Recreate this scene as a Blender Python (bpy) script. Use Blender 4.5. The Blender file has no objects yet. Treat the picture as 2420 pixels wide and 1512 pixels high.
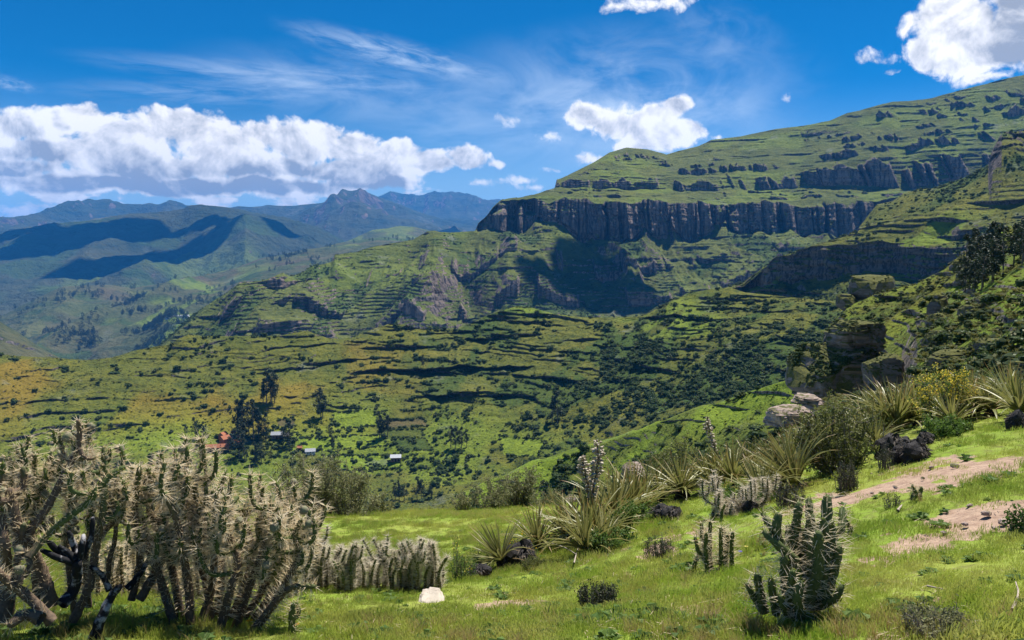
import bpy, math, random
import numpy as np
from mathutils import Vector, Matrix, Euler

# ------------------------------------------------------------------ camera, sky, sun, exposure
scene = bpy.context.scene
col = scene.collection
rad = math.radians
F_P = 28.0 / 36.0 * 2419.0          # focal length in units of a 2419 px wide picture
CX, CY = 1209.5, 756.0
PITCH = math.atan((CY - 590.0) / F_P)
cam_d = bpy.data.cameras.new('camera')
cam_d.lens = 28.0; cam_d.sensor_width = 36.0
cam_d.clip_start = 0.05; cam_d.clip_end = 80000.0
cam = bpy.data.objects.new('camera', cam_d); col.objects.link(cam)
cam.location = (0, 0, 0); cam.rotation_euler = (math.pi / 2 - PITCH, 0, 0)
scene.camera = cam

SUN_AZ, SUN_EL = rad(38.0), rad(64.0)     # azimuth to the right of the view (+Y), elevation
SUN_DIR = Vector((math.sin(SUN_AZ) * math.cos(SUN_EL), math.cos(SUN_AZ) * math.cos(SUN_EL), math.sin(SUN_EL)))
sun_d = bpy.data.lights.new('sun', 'SUN'); sun_d.energy = 5.0; sun_d.angle = rad(0.5); sun_d.color = (1.0, 0.955, 0.88)
sun = bpy.data.objects.new('sun', sun_d); col.objects.link(sun)
sun.rotation_euler = (-SUN_DIR).to_track_quat('-Z', 'Y').to_euler()

scene.view_settings.view_transform = 'Standard'; scene.view_settings.look = 'None'
scene.view_settings.exposure = 0.88; scene.view_settings.gamma = 1.0
scene.view_settings.use_curve_mapping = False
scene.render.engine = 'CYCLES'
cy = scene.cycles
cy.use_denoising = True; cy.use_adaptive_sampling = True; cy.adaptive_threshold = 0.014
cy.max_bounces = 5; cy.diffuse_bounces = 2; cy.glossy_bounces = 2; cy.transmission_bounces = 3
cy.transparent_max_bounces = 6; cy.volume_bounces = 0
cy.sample_clamp_indirect = 4.0

HAZE_DENSITY = 0.000047
HAZE_COLOR = (0.05, 0.36, 1.0)

# ------------------------------------------------------------------ node helpers
def lk(nt, a, b): nt.links.new(a, b)
class NB:
    """small builder for shader node trees"""
    def __init__(s, nt): s.nt = nt
    def n(s, t, **kw):
        nd = s.nt.nodes.new(t)
        for k, v in kw.items(): setattr(nd, k, v)
        return nd
    def put(s, sock, v):
        if hasattr(v, 'is_linked') or isinstance(v, bpy.types.NodeSocket): s.nt.links.new(v, sock)
        else: sock.default_value = v
    def m(s, op, a, b=0.0, c=0.0, clamp=False):
        nd = s.n('ShaderNodeMath', operation=op, use_clamp=clamp)
        s.put(nd.inputs[0], a); s.put(nd.inputs[1], b); s.put(nd.inputs[2], c)
        return nd.outputs[0]
    def vm(s, op, a, b=(0, 0, 0)):
        nd = s.n('ShaderNodeVectorMath', operation=op)
        s.put(nd.inputs[0], a)
        if op == 'SCALE': s.put(nd.inputs['Scale'], b)
        else: s.put(nd.inputs[1], b)
        return nd.outputs['Value'] if op in ('LENGTH', 'DOT_PRODUCT') else nd.outputs[0]
    def ss(s, x, lo, hi, o0=0.0, o1=1.0):
        nd = s.n('ShaderNodeMapRange', interpolation_type='SMOOTHSTEP')
        s.put(nd.inputs['Value'], x); s.put(nd.inputs['From Min'], lo); s.put(nd.inputs['From Max'], hi)
        s.put(nd.inputs['To Min'], o0); s.put(nd.inputs['To Max'], o1)
        return nd.outputs['Result']
    def mix(s, f, a, b, blend='MIX'):
        nd = s.n('ShaderNodeMix', data_type='RGBA', blend_type=blend)
        s.put(nd.inputs[0], f); s.put(nd.inputs[6], a); s.put(nd.inputs[7], b)
        return nd.outputs[2]
    def noise(s, vec, scale, detail=4.0, rough=0.55, dist=0.0, dim='3D'):
        nd = s.n('ShaderNodeTexNoise', noise_dimensions=dim)
        if vec is not None: s.put(nd.inputs['Vector'], vec)
        nd.inputs['Scale'].default_value = scale; nd.inputs['Detail'].default_value = detail
        nd.inputs['Roughness'].default_value = rough; nd.inputs['Distortion'].default_value = dist
        return nd.outputs['Fac']
    def attr(s, name):
        nd = s.n('ShaderNodeAttribute', attribute_name=name)
        return nd.outputs['Fac']
    def pos(s):
        return s.n('ShaderNodeNewGeometry').outputs['Position']
    def scaled(s, vec, sx, sy, sz):
        return s.vm('MULTIPLY', vec, (sx, sy, sz))
def c4(c): return (c[0], c[1], c[2], 1.0)

# ------------------------------------------------------------------ pixel <-> direction helpers
_c, _s = math.cos(PITCH), math.sin(PITCH)
def ray(px, py):
    vx = (px - CX) / F_P; vz = -(py - CY) / F_P
    return vx, _c + vz * _s, -_s + vz * _c
def at(px, py, d):
    """point seen at (px,py) at horizontal distance d"""
    x, y, z = ray(px, py)
    k = d / np.sqrt(x * x + y * y)
    return x * k, y * k, z * k
def azel(px, py):
    x, y, z = ray(px, py)
    return math.atan2(x, y), math.atan2(z, math.hypot(x, y))

# ------------------------------------------------------------------ world: Nishita sky with clouds
world = bpy.data.worlds.new('World'); scene.world = world; world.use_nodes = True
wt = world.node_tree; wt.nodes.clear(); B = NB(wt)
sky = B.n('ShaderNodeTexSky', sky_type='NISHITA', sun_disc=False)
sky.sun_elevation = SUN_EL; sky.sun_rotation = SUN_AZ
sky.altitude = 3600.0; sky.air_density = 1.15; sky.dust_density = 0.35; sky.ozone_density = 3.0
hs = B.n('ShaderNodeHueSaturation'); hs.inputs['Saturation'].default_value = 1.75; hs.inputs['Value'].default_value = 0.68
hs.inputs['Hue'].default_value = 0.497
lk(wt, sky.outputs[0], hs.inputs['Color'])
skyc = B.vm('MULTIPLY', B.vm('SCALE', hs.outputs[0], 0.074), (0.55, 0.92, 0.98))
dirv = B.n('ShaderNodeTexCoord').outputs['Generated']
dirn = B.vm('NORMALIZE', dirv)
sep = B.n('ShaderNodeSeparateXYZ'); lk(wt, dirn, sep.inputs[0])
az = B.m('ARCTAN2', sep.outputs[0], sep.outputs[1]); el = B.m('ARCSINE', sep.outputs[2])
cmb = B.n('ShaderNodeCombineXYZ'); lk(wt, az, cmb.inputs[0]); lk(wt, el, cmb.inputs[1])
ae = cmb.outputs[0]
def ncol(vec, scale, detail, rough):
    nd = B.n('ShaderNodeTexNoise'); lk(wt, vec, nd.inputs['Vector'])
    nd.inputs['Scale'].default_value = scale; nd.inputs['Detail'].default_value = detail; nd.inputs['Roughness'].default_value = rough
    return nd.outputs['Color']
warp = B.vm('SCALE', B.vm('SUBTRACT', ncol(ae, 14.0, 3.0, 0.5), (0.5, 0.5, 0.5)), 0.05)
aew = B.vm('ADD', ae, B.vm('MULTIPLY', warp, (1, 0.7, 0)))
BL = [(40,300,150,52),(170,285,95,42),(300,330,130,60),(390,295,80,52),(450,300,90,58),(520,330,110,55),(610,318,70,42),
      (690,335,120,58),(760,315,70,42),(840,350,90,46),(950,365,55,40),(1000,385,80,35),(1095,375,62,34),(1165,386,45,11),
      (120,365,200,42),(330,385,240,40),(600,390,260,38),(830,400,160,32),(30,405,150,34),(200,420,200,20),
      (1400,268,62,32),(1470,290,80,40),(1540,285,70,45),(1590,262,50,32),(1620,318,70,30),(1530,330,90,35),(1480,255,40,20),
      (1375,380,55,18),(1300,398,38,10),(1130,433,62,13),(1235,428,42,13),(1275,446,42,11),
      (1185,290,26,16),(1285,318,32,15),(1852,230,24,17),
      (2250,50,140,75),(2360,100,120,85),(2200,120,75,45),(2300,135,110,42),(2055,143,62,24),(2120,160,42,14),(2330,186,36,16),(2420,50,130,110),
      (1560,-4,120,13),(1465,12,38,12),(1700,330,30,10),(2460,40,200,160),
      (180,440,260,30),(420,440,240,30),(660,436,210,30),(860,430,130,28),(300,400,120,40),(540,360,90,40),(900,395,90,30)]
acc = {}
for (bx, by, rx, ry) in BL:
    a0, e0 = azel(bx, by)
    ax = abs(azel(bx + rx, by)[0] - a0); ex = abs(azel(bx, by - ry)[1] - e0)
    mp = B.n('ShaderNodeMapping'); lk(wt, aew, mp.inputs['Vector'])
    mp.inputs['Scale'].default_value = (1 / ax, 1 / ex, 1); mp.inputs['Location'].default_value = (-a0 / ax, -e0 / ex, 0)
    ln = B.vm('LENGTH', mp.outputs[0]); k = 'big' if ry > 25 else 'small'
    if k not in acc: acc[k] = ln
    else:
        nd = B.n('ShaderNodeMath', operation='SMOOTH_MIN'); lk(wt, acc[k], nd.inputs[0]); lk(wt, ln, nd.inputs[1]); nd.inputs[2].default_value = 0.18
        acc[k] = nd.outputs[0]
# cloud field in view plus a generic fair-weather deck that runs round the whole horizon
fld = B.m('MAXIMUM', B.m('MULTIPLY', B.m('SUBTRACT', 1.06, acc['big']), 1.75), B.m('MULTIPLY', B.m('SUBTRACT', 1.15, acc['small']), 0.58))
lowv = B.vm('MULTIPLY', ae, (1.0, 3.2, 1.0))
lown = B.noise(lowv, 24.0, 5.0, 0.5)
e_lo = azel(600, 530)[1]; e_hi = azel(600, 425)[1]
band = B.m('MULTIPLY', B.ss(el, e_lo - 0.02, e_lo + 0.004), B.ss(el, e_hi + 0.012, e_hi - 0.012))
azm = B.ss(az, azel(1260, 450)[0], azel(1000, 450)[0])
azo = B.ss(B.m('ABSOLUTE', az), 0.72, 0.85)
bandm = B.m('MULTIPLY', band, B.m('MAXIMUM', azm, azo))
fldb = B.m('ADD', B.m('MULTIPLY', B.m('SUBTRACT', lown, 0.445), 5.0), B.m('MULTIPLY', B.m('SUBTRACT', bandm, 1.0), 3.0))
# the same kind of heaped clouds elsewhere round the sky
farn = B.noise(B.vm('MULTIPLY', ae, (1.0, 1.7, 1.0)), 3.1, 5.0, 0.5)
outm = B.m('MULTIPLY', B.ss(B.m('ABSOLUTE', az), 0.75, 0.95), B.ss(el, 0.75, 0.35))
fldo = B.m('ADD', B.m('MULTIPLY', B.m('SUBTRACT', farn, 0.56), 6.0), B.m('MULTIPLY', B.m('SUBTRACT', outm, 1.0), 3.0))
n1 = B.noise(ae, 17.0, 10.0, 0.60, 0.25)
n1u = B.noise(B.vm('ADD', ae, (0.006, 0.012, 0.0)), 17.0, 10.0, 0.60, 0.25)
n2 = B.noise(B.vm('ADD', ae, (3.0, 1.0, 0.0)), 9.0, 6.0, 0.55)
fsum = B.m('MAXIMUM', B.m('MAXIMUM', fld, fldo), B.m('MULTIPLY', fldb, 0.6))
n3 = B.noise(aew, 50.0, 7.0, 0.56, 0.2)
dens = B.m('ADD', B.m('MULTIPLY', fsum, 0.9), B.m('ADD', B.m('MULTIPLY', B.m('SUBTRACT', n1, 0.51), 2.9), B.m('MULTIPLY', B.m('SUBTRACT', n3, 0.52), 1.5)))
alpha = B.m('MULTIPLY', B.ss(dens, -0.06, B.m('ADD', 0.62, B.m('MULTIPLY', B.ss(B.m('SUBTRACT', 1.06, acc['big']), -0.3, 0.1), -0.14))), 0.985)
# self-shading: thicker cloud towards its base is greyer, little towers turned to the sun are white
relief = B.m('MULTIPLY', B.m('SUBTRACT', n1, n1u), 3.8)
thick = B.ss(B.m('ADD', fsum, B.m('MULTIPLY', B.m('SUBTRACT', n2, 0.5), 1.7)), 0.25, 1.0)
ebase = azel(600, 440)[1]
lowpart = B.ss(B.m('ADD', el, B.m('MULTIPLY', B.m('SUBTRACT', n2, 0.5), 0.05)), ebase + 0.055, ebase - 0.01)
rightg = B.m('MULTIPLY', B.ss(az, azel(2230, 80)[0], azel(2420, 120)[0]), 0.8)
bigm = B.ss(B.m('SUBTRACT', 1.06, acc['big']), 0.0, 0.35)
lowpart = B.m('MULTIPLY', lowpart, bigm)
grey = B.m('ADD', B.m('MULTIPLY', thick, B.m('ADD', 0.26, B.m('ADD', B.m('MULTIPLY', lowpart, 0.75), rightg))), B.m('MULTIPLY', lowpart, 0.12))
lum = B.m('ADD', B.m('SUBTRACT', 1.0, grey), relief, clamp=True)
ccol = B.mix(lum, (0.235, 0.25, 0.275, 1), (0.72, 0.70, 0.68, 1))
# thin high cirrus: long streaks fanning across the blue
def streak(px0, py0, px1, py1, wdt, amp, sc):
    a0, e0 = azel(px0, py0); a1, e1 = azel(px1, py1)
    L = math.hypot(a1 - a0, e1 - e0); th = math.atan2(e1 - e0, a1 - a0)
    mp = B.n('ShaderNodeMapping', vector_type='TEXTURE'); lk(wt, ae, mp.inputs['Vector'])
    mp.inputs['Location'].default_value = ((a0 + a1) / 2, (e0 + e1) / 2, 0)
    mp.inputs['Rotation'].default_value = (0, 0, th)
    mp.inputs['Scale'].default_value = (L / 2, wdt / F_P, 1)
    v = mp.outputs[0]
    ln = B.vm('LENGTH', v)
    nn = B.noise(B.vm('MULTIPLY', v, (1.6, 1.0, 1)), sc, 6.0, 0.6, 0.6)
    return B.m('MULTIPLY', B.m('MULTIPLY', B.ss(ln, 1.0, 0.1), B.ss(nn, 0.30, 0.72)), amp)
ST = [(600,40,1260,200,45,0.62,2.2),(60,115,1200,215,42,0.42,2.0),(0,200,900,225,38,0.28,2.2),(-100,175,120,215,20,0.42,2.0),
      (900,230,2050,190,190,0.55,1.6),(1200,255,1900,250,90,0.40,1.5),(700,290,2000,300,120,0.45,1.3),(300,150,1300,240,110,0.35,1.5),(1500,30,1900,110,80,0.18,1.5)]
ci = None
for s_ in ST:
    v = streak(*s_); ci = v if ci is None else B.m('ADD', ci, v)
ci = B.m('MULTIPLY', ci, 1.0, clamp=True)
sk2 = B.mix(ci, skyc, (0.40, 0.48, 0.58, 1))
hz = B.ss(el, 0.20, -0.03)
sk3 = B.mix(B.m('MULTIPLY', hz, 0.85), sk2, (0.42, 0.53, 0.61, 1))
skf = B.mix(alpha, sk3, ccol)
bg = B.n('ShaderNodeBackground'); lk(wt, skf, bg.inputs['Color']); bg.inputs['Strength'].default_value = 1.0
wo = B.n('ShaderNodeOutputWorld'); lk(wt, bg.outputs[0], wo.inputs['Surface'])
world.cycles.sampling_method = 'MANUAL'; world.cycles.sample_map_resolution = 512

# ------------------------------------------------------------------ numpy noise
def _hash(ix, iy, iz, seed):
    h = (ix.astype(np.uint32) * np.uint32(374761393)) ^ (iy.astype(np.uint32) * np.uint32(668265263)) ^ (iz.astype(np.uint32) * np.uint32(2246822519)) ^ np.uint32((seed * 3266489917) & 0xffffffff)
    h = (h ^ (h >> np.uint32(13))) * np.uint32(1274126177)
    h = h ^ (h >> np.uint32(16))
    return (h & np.uint32(0xffff)).astype(np.float32) / 32767.5 - 1.0
def noise2(x, y, seed=0):
    x = np.asarray(x, np.float32); y = np.asarray(y, np.float32)
    fx = np.floor(x); fy = np.floor(y)
    ix = fx.astype(np.int32); iy = fy.astype(np.int32)
    tx = x - fx; ty = y - fy
    ux = tx * tx * (3 - 2 * tx); uy = ty * ty * (3 - 2 * ty)
    z = np.zeros_like(ix)
    a = _hash(ix, iy, z, seed); b = _hash(ix + 1, iy, z, seed); c = _hash(ix, iy + 1, z, seed); d = _hash(ix + 1, iy + 1, z, seed)
    return (a + (b - a) * ux) * (1 - uy) + (c + (d - c) * ux) * uy
def fbm2(x, y, oct=4, seed=0, gain=0.5):
    s = 0; a = 1.0; t = 0
    for o in range(oct):
        s = s + a * noise2(x * (2.03 ** o) + 17.3 * o, y * (2.03 ** o) - 9.1 * o, seed + o); t += a; a *= gain
    return s / t
def ridged2(x, y, oct=4, seed=0, gain=0.5):
    s = 0; a = 1.0; t = 0
    for o in range(oct):
        s = s + a * (1 - 2 * np.abs(noise2(x * (2.03 ** o) + 3.3 * o, y * (2.03 ** o) + 5.1 * o, seed + o))); t += a; a *= gain
    return s / t
def fbm3(p, oct=4, seed=0, gain=0.5):
    """cheap 3D fbm from three rotated 2D slices"""
    x, y, z = p
    return (fbm2(x + 0.37 * z, y - 0.21 * z, oct, seed, gain) + fbm2(y + 0.31 * x, z + 0.17 * x, oct, seed + 31, gain) + fbm2(z - 0.29 * y, x + 0.23 * y, oct, seed + 57, gain)) * 0.75
def sstep(x, a, b):
    t = np.clip((x - a) / (b - a), 0, 1); return t * t * (3 - 2 * t)
def saw(u, riser=0.14):
    """0..1 saw: quick rise over 'riser', slow fall over the rest"""
    f = u - np.floor(u)
    return np.where(f < riser, f / riser, 1 - (f - riser) / (1 - riser))

# ------------------------------------------------------------------ mesh helpers
def add_mesh(name, verts, faces, mats, parent=None, smooth=False, attrs=None, fmat=None, loc=None):
    me = mesh_data(name, verts, faces, mats, smooth, attrs, fmat)
    return add_obj(name, me, parent, loc)
def mesh_data(name, verts, faces, mats, smooth=False, attrs=None, fmat=None):
    verts = np.asarray(verts, np.float32).reshape(-1, 3)
    me = bpy.data.meshes.new(name)
    if isinstance(faces, np.ndarray):
        nf, k = faces.shape
        me.vertices.add(len(verts)); me.vertices.foreach_set('co', verts.ravel())
        me.loops.add(nf * k); me.loops.foreach_set('vertex_index', faces.astype(np.int32).ravel())
        me.polygons.add(nf)
        me.polygons.foreach_set('loop_start', np.arange(0, nf * k, k, dtype=np.int32))
        me.polygons.foreach_set('loop_total', np.full(nf, k, np.int32))
    else:
        me.from_pydata(verts.tolist(), [], faces)
    for m in (mats if isinstance(mats, (list, tuple)) else [mats]): me.materials.append(m)
    n = len(me.polygons)
    if fmat is not None: me.polygons.foreach_set('material_index', np.asarray(fmat, np.int32))
    me.polygons.foreach_set('use_smooth', np.full(n, smooth, bool))
    if attrs:
        for k_, v in attrs.items():
            a = me.attributes.new(k_, 'FLOAT', 'POINT'); a.data.foreach_set('value', np.asarray(v, np.float32).ravel())
    me.update(calc_edges=True); me.validate(clean_customdata=False)
    return me
def add_obj(name, data, parent=None, loc=None, rot=None, scl=None):
    o = bpy.data.objects.new(name, data); col.objects.link(o)
    if parent is not None: o.parent = parent
    if loc is not None: o.location = loc
    if rot is not None: o.rotation_euler = rot
    if scl is not None: o.scale = (scl,) * 3 if np.isscalar(scl) else scl
    return o
def thing(name, label, cat, loc=(0, 0, 0), rot=(0, 0, 0), group=None, scl=None):
    return tag(add_obj(name, None, None, loc, rot, scl), label, cat, group)
def tag(o, label=None, cat=None, group=None, kind=None):
    if label: o['label'] = label
    if cat: o['category'] = cat
    if group: o['group'] = group
    if kind: o['kind'] = kind
    return o
def copy_tree(o, parent=None):
    c = o.copy(); col.objects.link(c)
    if parent is not None: c.parent = parent
    for ch in list(o.children): copy_tree(ch, c)
    return c

# ------------------------------------------------------------------ materials
def new_mat(name):
    m = bpy.data.materials.new(name); m.use_nodes = True
    nt = m.node_tree; nt.nodes.clear()
    return m, nt, NB(nt)
def out(nt, b, shader):
    o = b.n('ShaderNodeOutputMaterial'); lk(nt, shader, o.inputs['Surface'])
def principled(b, colour, rough=0.85, spec=0.2, bump=None, bs=0.5, bd=0.1):
    p = b.n('ShaderNodeBsdfPrincipled')
    b.put(p.inputs['Base Color'], colour); b.put(p.inputs['Roughness'], rough)
    p.inputs['Specular IOR Level'].default_value = spec
    if bump is not None:
        bn = b.n('ShaderNodeBump'); bn.inputs['Strength'].default_value = bs; bn.inputs['Distance'].default_value = bd
        b.put(bn.inputs['Height'], bump); lk(b.nt, bn.outputs[0], p.inputs['Normal'])
    return p.outputs[0]
def leaf_mat(name, c1, c2, trans=0.35, nscale=1.0, tcol=None, rough=0.6, spec=0.25, attr_tip=None, tipc=None):
    """thin foliage: diffuse/gloss on the face, light through the blade"""
    m, nt, b = new_mat(name)
    f = b.noise(b.pos(), nscale, 3.0)
    rnd = b.n('ShaderNodeObjectInfo').outputs['Random']
    f2 = b.m('ADD', b.ss(f, 0.3, 0.7), b.m('MULTIPLY', b.m('SUBTRACT', rnd, 0.5), 0.6), clamp=True)
    cc = b.mix(f2, c4(c1), c4(c2))
    if attr_tip: cc = b.mix(b.attr(attr_tip), cc, c4(tipc))
    p = principled(b, cc, rough, spec)
    t = b.n('ShaderNodeBsdfTranslucent')
    tc = cc if tcol is None else b.mix(0.6, cc, c4(tcol))
    lk(nt, tc, t.inputs['Color'])
    mx = b.n('ShaderNodeMixShader'); mx.inputs[0].default_value = trans
    lk(nt, p, mx.inputs[1]); lk(nt, t.outputs[0], mx.inputs[2]); out(nt, b, mx.outputs[0])
    return m
def plain_mat(name, c1, c2, nscale=3.0, rough=0.9, spec=0.2, bump=0.0, bd=0.02, detail=5.0):
    m, nt, b = new_mat(name)
    f = b.noise(b.n('ShaderNodeTexCoord').outputs['Object'], nscale, detail, 0.6)
    cc = b.mix(b.ss(f, 0.3, 0.7), c4(c1), c4(c2))
    out(nt, b, principled(b, cc, rough, spec, f if bump else None, bump, bd))
    return m
def terrain_mat(name, g1, g2, g3, rock1, rock2, unit, spots=0.0, spotc=(0.02, 0.04, 0.012), scree=(0.20, 0.21, 0.18)):
    """unit = size in metres of the coarse colour patches; attributes: rock, dry, lush, dark, soil"""
    m, nt, b = new_mat(name)
    P = b.pos(); s = 1.0 / unit
    n1 = b.noise(P, s * 0.6, 5.0, 0.6); n2 = b.noise(P, s * 5.0, 4.0, 0.6)
    ns = b.noise(b.scaled(P, 1, 1, 5.0), s * 2.2, 5.0, 0.65)
    g = b.mix(b.ss(n1, 0.36, 0.64), c4(g1), c4(g2))
    g = b.mix(b.ss(ns, 0.47, 0.70), g, c4(g3))
    g = b.mix(b.m('MULTIPLY', b.ss(n2, 0.45, 0.75), 0.55), g, c4(spotc))
    g = b.mix(b.m('MULTIPLY', b.attr('dry'), 0.85), g, (0.215, 0.140, 0.022, 1))
    g = b.mix(b.m('MULTIPLY', b.attr('lush'), 0.9), g, b.mix(b.ss(n2, 0.3, 0.7), (0.195, 0.265, 0.026, 1), (0.125, 0.185, 0.022, 1)))
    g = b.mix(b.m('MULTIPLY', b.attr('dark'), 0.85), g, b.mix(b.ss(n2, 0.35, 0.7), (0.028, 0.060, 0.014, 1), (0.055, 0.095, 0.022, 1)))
    g = b.mix(b.attr('soil'), g, b.mix(b.ss(n2, 0.35, 0.65), (0.115, 0.075, 0.048, 1), (0.085, 0.068, 0.045, 1)))
    sc = b.m('MULTIPLY', b.ss(b.noise(b.scaled(P, 1, 1, 0.25), s * 1.1, 4.0, 0.6), 0.60, 0.74), 0.45)
    g = b.mix(sc, g, c4(scree))
    if spots:
        vo = b.n('ShaderNodeTexVoronoi'); lk(nt, P, vo.inputs['Vector']); vo.inputs['Scale'].default_value = s * 9.0; vo.inputs['Randomness'].default_value = 1.0
        sp = b.m('MULTIPLY', b.ss(vo.outputs['Distance'], 0.42, 0.22), b.ss(b.noise(P, s * 1.7, 3.0), 0.40, 0.62))
        g = b.mix(b.m('MULTIPLY', sp, spots), g, c4(spotc))
    st = b.noise(b.scaled(P, 0.25, 0.25, 2.4), s * 3.0, 5.0, 0.65)
    vs = b.noise(b.scaled(P, 2.0, 2.0, 0.18), s * 5.0, 4.0, 0.6)
    r = b.mix(b.ss(st, 0.35, 0.65), c4(rock1), c4(rock2))
    r = b.mix(b.m('MULTIPLY', b.ss(vs, 0.47, 0.56), 0.80), r, (0.035, 0.036, 0.040, 1))  # near-black vertical streaks paint the dark of crevices into the rock colour
    r = b.mix(b.m('MULTIPLY', b.ss(st, 0.62, 0.72), 0.6), r, (0.33, 0.24, 0.20, 1))
    r = b.mix(b.m('MULTIPLY', b.ss(b.noise(P, s * 2.4, 4.0, 0.6), 0.60, 0.68), 0.8), r, c4(g2))
    rm = b.ss(b.m('ADD', b.attr('rock'), b.m('MULTIPLY', b.m('SUBTRACT', n2, 0.5), 0.7)), 0.38, 0.62)
    cc = b.mix(rm, g, r)
    bh = b.m('ADD', b.noise(P, s * 10.0, 6.0, 0.7), b.m('MULTIPLY', st, 0.6))
    out(nt, b, principled(b, cc, 0.95, 0.08, bh, 0.9, unit * 0.10))
    return m

# ------------------------------------------------------------------ terrain sheets lofted through feature lines
SHEETS = {}
class Sheet: pass
def loft(lines, x0, x1, sx, sy, back, soften=2):
    """lines: near to far, each [(px,py,dist),...]. returns grid arrays (rows, cols)"""
    xs = np.arange(x0, x1 + sx, sx)
    Ls = []
    for L in lines:
        L = sorted(L); lx = [p[0] for p in L]
        y = np.interp(xs, lx, [p[1] for p in L]); d = np.exp(np.interp(xs, lx, [math.log(p[2]) for p in L]))
        Ls.append((y, d))
    PX = []; PY = []; P3 = []; T = []
    for i in range(len(Ls) - 1):
        (ya, da), (yb, db) = Ls[i], Ls[i + 1]
        A = np.array(at(xs, ya, da)); Bq = np.array(at(xs, yb, db))
        n = int(max(3, np.percentile(np.abs(yb - ya), 85) / sy))
        for k in range(n):
            t = k / n
            P3.append(A + (Bq - A) * t); PX.append(xs); PY.append(ya + (yb - ya) * t); T.append(np.full_like(xs, i + t))
    P3.append(Bq); PX.append(xs); PY.append(Ls[-1][0]); T.append(np.full_like(xs, len(Ls) - 1.0))
    nf = len(P3)
    P3 = np.array(P3).transpose(0, 2, 1)
    if soften:
        for _ in range(soften):
            Q = P3.copy(); Q[1:-1] = (P3[:-2] + 2 * P3[1:-1] + P3[2:]) / 4; P3 = Q
    # far side, falling away behind the crest
    top = P3[-1]; r = np.hypot(top[:, 0], top[:, 1])[:, None]; u = top[:, :2] / r
    rows = []
    for f in (0.12, 0.3, 0.6, 1.0):
        q = top.copy(); q[:, :2] += u * (back[0] * f); q[:, 2] -= back[1] * f ** 1.5; rows.append(q)
    P3 = np.concatenate([P3, np.array(rows)])
    S = Sheet()
    S.P = P3; S.n_front = nf
    S.px = np.array(PX + [xs] * 4); S.py = np.array(PY + [PY[-1]] * 4); S.T = np.array(T + [T[-1] + 0.01] * 4)
    return S
def radial(S):
    r = np.hypot(S.P[..., 0], S.P[..., 1]); r = np.maximum(r, 1e-6)
    return S.P[..., 0] / r, S.P[..., 1] / r, r
def shift(S, amount):
    """move towards the camera horizontally"""
    ux, uy, r = radial(S)
    S.P[..., 0] -= ux * amount; S.P[..., 1] -= uy * amount
def seg_mask(S, a, b, soft=0.08):
    return sstep(S.T, a - soft, a + soft) * (1 - sstep(S.T, b - soft, b + soft))
def strata(S, period, amp, seed, mod_scale, lo=-0.1, hi=0.35, riser=0.14, warp=0.35, dip=0.0, wt=1.0):
    x, y, z = S.P[..., 0], S.P[..., 1], S.P[..., 2]
    u = z / period + dip * x / period + warp * fbm2(x / (period * 9), y / (period * 9), 3, seed)
    m = sstep(fbm2(x / mod_scale + 3.1, y / mod_scale + z / (mod_scale * 0.4), 3, seed + 5), lo, hi)
    shift(S, (saw(u, riser) - 0.5) * amp * m * wt)
def finish(name, S, mat, rock_lo=0.52, rock_hi=0.72, rock_mul=1.0, attrs=None, kind='structure', rockmask=None, rockadd=None):
    P3 = S.P; R, C = P3.shape[:2]
    du = np.zeros_like(P3); dv = np.zeros_like(P3)
    du[:, 1:-1] = P3[:, 2:] - P3[:, :-2]; du[:, 0] = P3[:, 1] - P3[:, 0]; du[:, -1] = P3[:, -1] - P3[:, -2]
    dv[1:-1] = P3[2:] - P3[:-2]; dv[0] = P3[1] - P3[0]; dv[-1] = P3[-1] - P3[-2]
    N = np.cross(du, dv); N /= np.maximum(np.linalg.norm(N, axis=2, keepdims=True), 1e-9)
    nz = N[..., 2]; S.nz = nz
    rock = (1 - sstep(nz, rock_lo, rock_hi)) * rock_mul
    if rockmask is not None: rock = np.clip(rock * rockmask, 0, 1)
    if rockadd is not None: rock = np.clip(rock + rockadd * (1 - sstep(nz, 0.62, 0.85)), 0, 1)
    S.rock = rock
    A = {'rock': rock}
    for k in ('dry', 'lush', 'dark', 'soil'):
        A[k] = np.clip((attrs or {}).get(k, np.zeros((R, C))), 0, 1)
    S.attrs = A
    idx = np.arange(R * C).reshape(R, C)
    f = np.stack([idx[:-1, :-1], idx[:-1, 1:], idx[1:, 1:], idx[1:, :-1]], -1).reshape(-1, 4)
    o = add_mesh(name, P3.reshape(-1, 3), f, mat, smooth=True, attrs=A)
    tag(o, kind=kind); S.obj = o; SHEETS['%s#%d' % (name, len(SHEETS))] = S
    return o
def poly_mask(S, poly, soft=4.0):
    """soft mask of a polygon drawn on the hillside (px,py of base surface)"""
    x, y = S.px, S.py; n = len(poly); inside = np.zeros(x.shape, bool); dist = np.full(x.shape, 1e9)
    for i in range(n):
        x1, y1 = poly[i]; x2, y2 = poly[(i + 1) % n]
        cond = ((y1 > y) != (y2 > y)); xi = (x2 - x1) * (y - y1) / ((y2 - y1) or 1e-9) + x1
        inside ^= cond & (x < xi)
        L = max((x2 - x1) ** 2 + (y2 - y1) ** 2, 1e-6); t = np.clip(((x - x1) * (x2 - x1) + (y - y1) * (y2 - y1)) / L, 0, 1)
        dist = np.minimum(dist, np.hypot(x - x1 - t * (x2 - x1), y - y1 - t * (y2 - y1)))
    sd = np.where(inside, dist, -dist)
    return sstep(sd, -soft, soft)
def blob(S, cx, cy, rx, ry):
    return np.exp(-((S.px - cx) / rx) ** 2 - ((S.py - cy) / ry) ** 2)

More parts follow.
